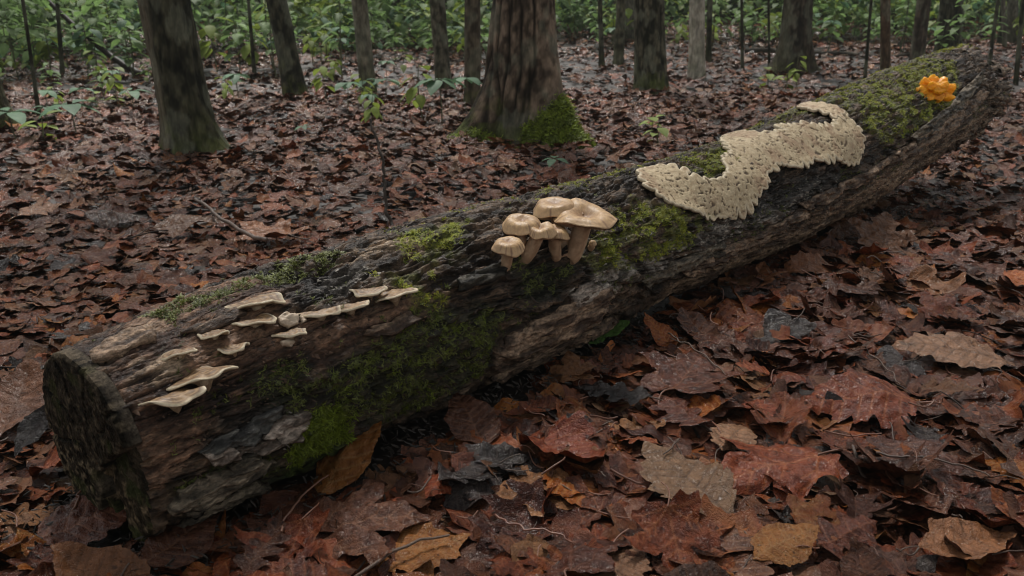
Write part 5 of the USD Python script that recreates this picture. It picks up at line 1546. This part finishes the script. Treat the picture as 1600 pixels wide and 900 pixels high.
def seedling_class(nm, mat, height, nl, leaf, kind, seed, whorl, droop=0.0):
    c = class_prim(nm)
    r = np.random.default_rng(seed)
    w = np.linspace(0, 1, 8)
    stem = np.stack([0.05 * height * np.sin(2 * w + seed), 0.04 * height * np.sin(3 * w), height * w], 1)
    obj('stem', tube(stem, np.linspace(0.006, 0.003, 8) * (0.6 + height), 6), 'stem_green', c)
    for k in range(nl):
        if whorl:
            tt = 1.0 - 0.28 * (k % whorl == 0) * (k // whorl) - 0.25 * (k // whorl)
            a = (k % whorl) * 2 * np.pi / whorl + r.normal(0, 0.2) + (k // whorl) * 0.5
        else:
            tt = 0.35 + 0.65 * (k + 0.5) / nl
            a = k * 2.4 + r.normal(0, 0.4)
        tt = np.clip(tt, 0.2, 1.0)
        p = np.array([np.interp(tt, w, stem[:, j]) for j in range(3)])
        gv, gf = green_leaf(kind, k)
        gv = gv * leaf * r.uniform(0.75, 1.2)
        pit = r.normal(0.05 - droop, 0.2)
        R1 = q_mat(q_axis(np.array([0, 1.0, 0]), np.array(-pit)))
        R2 = q_mat(q_axis(np.array([0, 0, 1.0]), np.array(a)))
        petiole = leaf * (0.25 if not whorl else 0.12)
        gv = (gv + [petiole, 0, 0]) @ R1.T @ R2.T + p
        obj('leaf', (gv, gf), mat, c)
    return c


SEED = {
    'fan': seedling_class('fan_seedling', 'plant_leaf_blue', 0.30, 6, 0.16, 'ovate', 1, 6, 0.25),
    'broad': seedling_class('broad_seedling', 'plant_leaf_blue', 0.20, 5, 0.19, 'ovate', 2, 5, 0.15),
    'droop': seedling_class('drooping_seedling', 'plant_leaf_yellow', 0.42, 9, 0.16, 'ovate', 3, 0, 0.5),
    'tall': seedling_class('tall_seedling', 'plant_leaf', 0.75, 16, 0.15, 'ovate', 4, 0, 0.15),
    'bushy': seedling_class('bushy_seedling', 'plant_leaf', 0.45, 13, 0.14, 'ovate', 5, 0, 0.1),
    'small': seedling_class('small_seedling', 'plant_leaf_yellow', 0.12, 6, 0.085, 'ovate', 6, 0, 0.1),
}


def plant(kind_, px_, py_, sc, label, yaw=0.0, group=None, lift=0.0):
    p, d = ground_hit(px_, py_)
    return copy(SEED[kind_], 'seedling', trs(p + [0, 0, 0.01 + lift], q_mat(q_axis(np.array([0, 0, 1.0]), np.array(yaw))), sc), label, 'seedling', group)


plant('fan', 688, 196, .95, 'blue-green fan-leaved seedling just left of the big tree', .4)
plant('droop', 660, 190, .85, 'yellow-green drooping seedling behind the fan-leaved one', 1.0)
plant('droop', 585, 205, .55, 'small yellow-green seedling before the slim pale grey tree', 2.0)
plant('fan', 578, 185, .5, 'blue-green leaf whorl above the small yellow-green seedling', 1.1)
plant('fan', 730, 178, .8, 'fan-leaved seedling against the slim brown tree', 2.2)
plant('droop', 510, 160, .75, 'drooping seedling right of the slim dark leaning tree', 0.2)
plant('fan', 372, 160, .7, 'bluish seedling right of the olive leaning tree', .9)
plant('droop', 355, 165, .5, 'yellow-green seedling at the foot of the bluish one', 2.6)
plant('broad', 118, 214, .9, 'broad-leaved bluish seedling near the left edge', .3)
plant('broad', 25, 222, .8, 'low broad-leaved plant at the left edge', 1.9)
plant('small', 70, 225, 1.2, 'low dull plant beside the broad-leaved bluish seedling', .9)
plant('bushy', 165, 160, .6, 'bushy green seedling left of the olive leaning tree', .5)
plant('bushy', 85, 150, .6, 'bushy seedling between the two left saplings', 1.5)
plant('bushy', 235, 130, .5, 'bushy seedling at the foot of the leaning dead branch', 2.5)
plant('broad', 866, 275, .36, 'little bluish seedling just behind the log and mushrooms', .7)
plant('small', 1028, 232, 1.1, 'little green seedling behind the log near the crust fungus', 2.0)
plant('small', 1018, 212, .8, 'tiny plant beside the little green seedling', .4)
plant('broad', 836, 205, .5, 'small bluish plant growing on the mossy foot of the big tree', 1.4, lift=.16)
plant('droop', 1245, 140, .72, 'green plant before the foot of the dark flaring tree', .5)
plant('small', 1200, 140, 1.4, 'low green plant left of the dark flaring tree', 1.6)
plant('small', 1228, 142, 1.3, 'low green plant between two others before the dark flaring tree', .2)
plant('broad', 475, 215, .28, 'lone bluish leaf rosette on the litter by the slim leaning tree', .2)
plant('tall', 1500, 96, 1.0, 'tall green seedling behind the broken end of the log', .2)
plant('bushy', 1470, 92, 1.0, 'bushy green seedling before the dark half hidden tree', 1.2)
NEAR_TREES = [(-20, 'the left edge tree'), (45, 'the crooked left sapling'), (95, 'the straight left sapling'), (150, 'the leaning dead branch'), (270, 'the olive leaning tree'), (395, 'the thin dark left sapling'), (450, 'the slim dark leaning tree'), (570, 'the slim pale grey tree'), (690, 'the mottled slim tree'), (738, 'the slim brown tree'), (822, 'the big tree'),
              (941, 'the thin dark sapling'), (1018, 'the mossy rough-barked tree'), (1090, 'the pale beige tree'), (1160, 'the thin right sapling'), (1240, 'the dark flaring tree'), (1352, 'the thin sapling behind the log'), (1385, 'the slim reddish-brown tree'), (1438, 'the brown tree behind the log'), (1485, 'the half hidden tree'), (1550, 'the sapling by the broken end'), (1592, 'the right edge sapling')]
under_made = []
for i in range(172):
    left = i < 100
    low_plant = i >= 150
    px_, py_ = (rngf.uniform(-20, 760), rngf.uniform(72, 132)) if left else (rngf.uniform(880, 1620), rngf.uniform(56, 88))
    if low_plant:
        px_, py_ = (rngf.uniform(0, 230), rngf.uniform(125, 225)) if i < 162 else (rngf.uniform(345, 770), rngf.uniform(105, 180))
    if left and px_ > 560 and py_ > 105:
        continue
    kd = rngf.choice(['tall', 'bushy', 'droop', 'fan'], p=[.35, .35, .2, .1])
    if low_plant:
        kd = ['small', 'droop', 'broad', 'fan'][i % 4]
    g_, d_ = ground_hit(px_, py_)
    j = int(np.argmin([abs(px_ - a) for a, _ in NEAR_TREES]))
    way = 'left of' if px_ < NEAR_TREES[j][0] else 'right of'
    lb = {'tall': 'tall green seedling', 'bushy': 'bushy green seedling', 'droop': 'drooping yellow-green seedling', 'fan': 'bluish fan-leaved seedling', 'small': 'low yellow-green plant', 'broad': 'low broad-leaved bluish plant'}[kd] + (' far back' if d_ > 13 else ' in the middle distance' if d_ > 10 else '') + f' {way} {NEAR_TREES[j][1]}'
    sc_ = rngf.uniform(.8, 1.35) if not low_plant else rngf.uniform(.4, .8) * (2.0 if kd == 'small' else 1.0)
    if any(a == lb for a, _ in under_made):
        lb = ('small ' if sc_ < 1.05 else 'large ') + lb
    under_made.append((lb, plant(kd, px_, py_, sc_, lb, rngf.uniform(0, 6))))
for lb, pr in under_made:
    if sum(a == lb for a, _ in under_made) > 1:
        tag(pr, group=lb)


# the mass of leaves farther back
def spray(seed, nl=22):
    r = np.random.default_rng(seed)
    parts = []
    for k in range(nl):
        gv, gf = green_leaf('ovate', k, 4)
        gv = gv * r.uniform(0.15, 0.28)
        a, pit = r.uniform(0, 6.28), r.normal(-0.2, 0.35)
        gv = gv @ q_mat(q_axis(np.array([0, 1.0, 0]), np.array(-pit))).T @ q_mat(q_axis(np.array([0, 0, 1.0]), np.array(a))).T
        parts.append((gv + r.normal(0, 1, 3) * [0.42, 0.42, 0.16], gf))
    return join(parts)


n1, n2, n3 = 2700, 3000, 4500
ang = rngf.uniform(-0.62, 0.62, n1)
d1 = rngf.uniform(9, 24, n1)
A1 = np.stack([ang * d1, d1, 0 * d1], 1)
keep = (A1[:, 0] < -0.04 * d1) | (d1 > 14.5)
A1 = A1[keep]
A1[:, 2] = rngf.uniform(0.08, 1.2, len(A1))
dens = fbm(np.c_[A1[:, :2] * 0.45, A1[:, 2] * 0.3], 3, 61)
A1 = A1[dens > 0.42]
d2 = rngf.uniform(20, 36, n2)
A2 = np.stack([rngf.uniform(-0.75, 0.75, n2) * d2, d2, rngf.uniform(0.1, 4.5, n2) ** 1.0], 1)
a3 = rngf.uniform(0, 2 * np.pi, n3)
d3 = rngf.uniform(34, 50, n3)
A3 = np.stack([np.cos(a3) * d3, np.sin(a3) * d3, rngf.uniform(0.2, 6.5, n3)], 1)
A = np.vstack([A1, A2, A3])
A[:, 2] += ground_z(A[:, 0], A[:, 1])
n = len(A)
sc = np.r_[rngf.uniform(.5, .95, len(A1)), rngf.uniform(.8, 1.7, len(A2)), rngf.uniform(2.0, 4.0, len(A3))]
mats = ['plant_leaf', 'plant_leaf', 'plant_leaf_yellow', 'plant_leaf_blue']
instancer('undergrowth', [(spray(40 + j), mats[j], None, None) for j in range(4)], rngf.choice(4, n, p=[.30, .30, .28, .12]), A, q_axis(np.tile([0, 0, 1.0], (n, 1)), rngf.uniform(0, 6.28, n)), sc, label='mass of green undergrowth and foliage far back between the trunks', cat='undergrowth')

# ------------------------------------------------------------------ damp air between the trunks
usdkit.material(stage, '/World/Looks/damp_air', {'v': ('principled_volume', {'color': (0.86, 0.93, 0.88), 'density': 0.0011, 'anisotropy': 0.2})}, [], volume='v.volume')
hz_ = trimesh.creation.box((150, 150, 19.0))
hz_.apply_translation((0, 0, 19.0 / 2 - 2.2))
tag(obj('haze', hz_, 'damp_air', smooth=False), 'thin damp haze that pales the far trunks', 'haze', None, 'stuff')
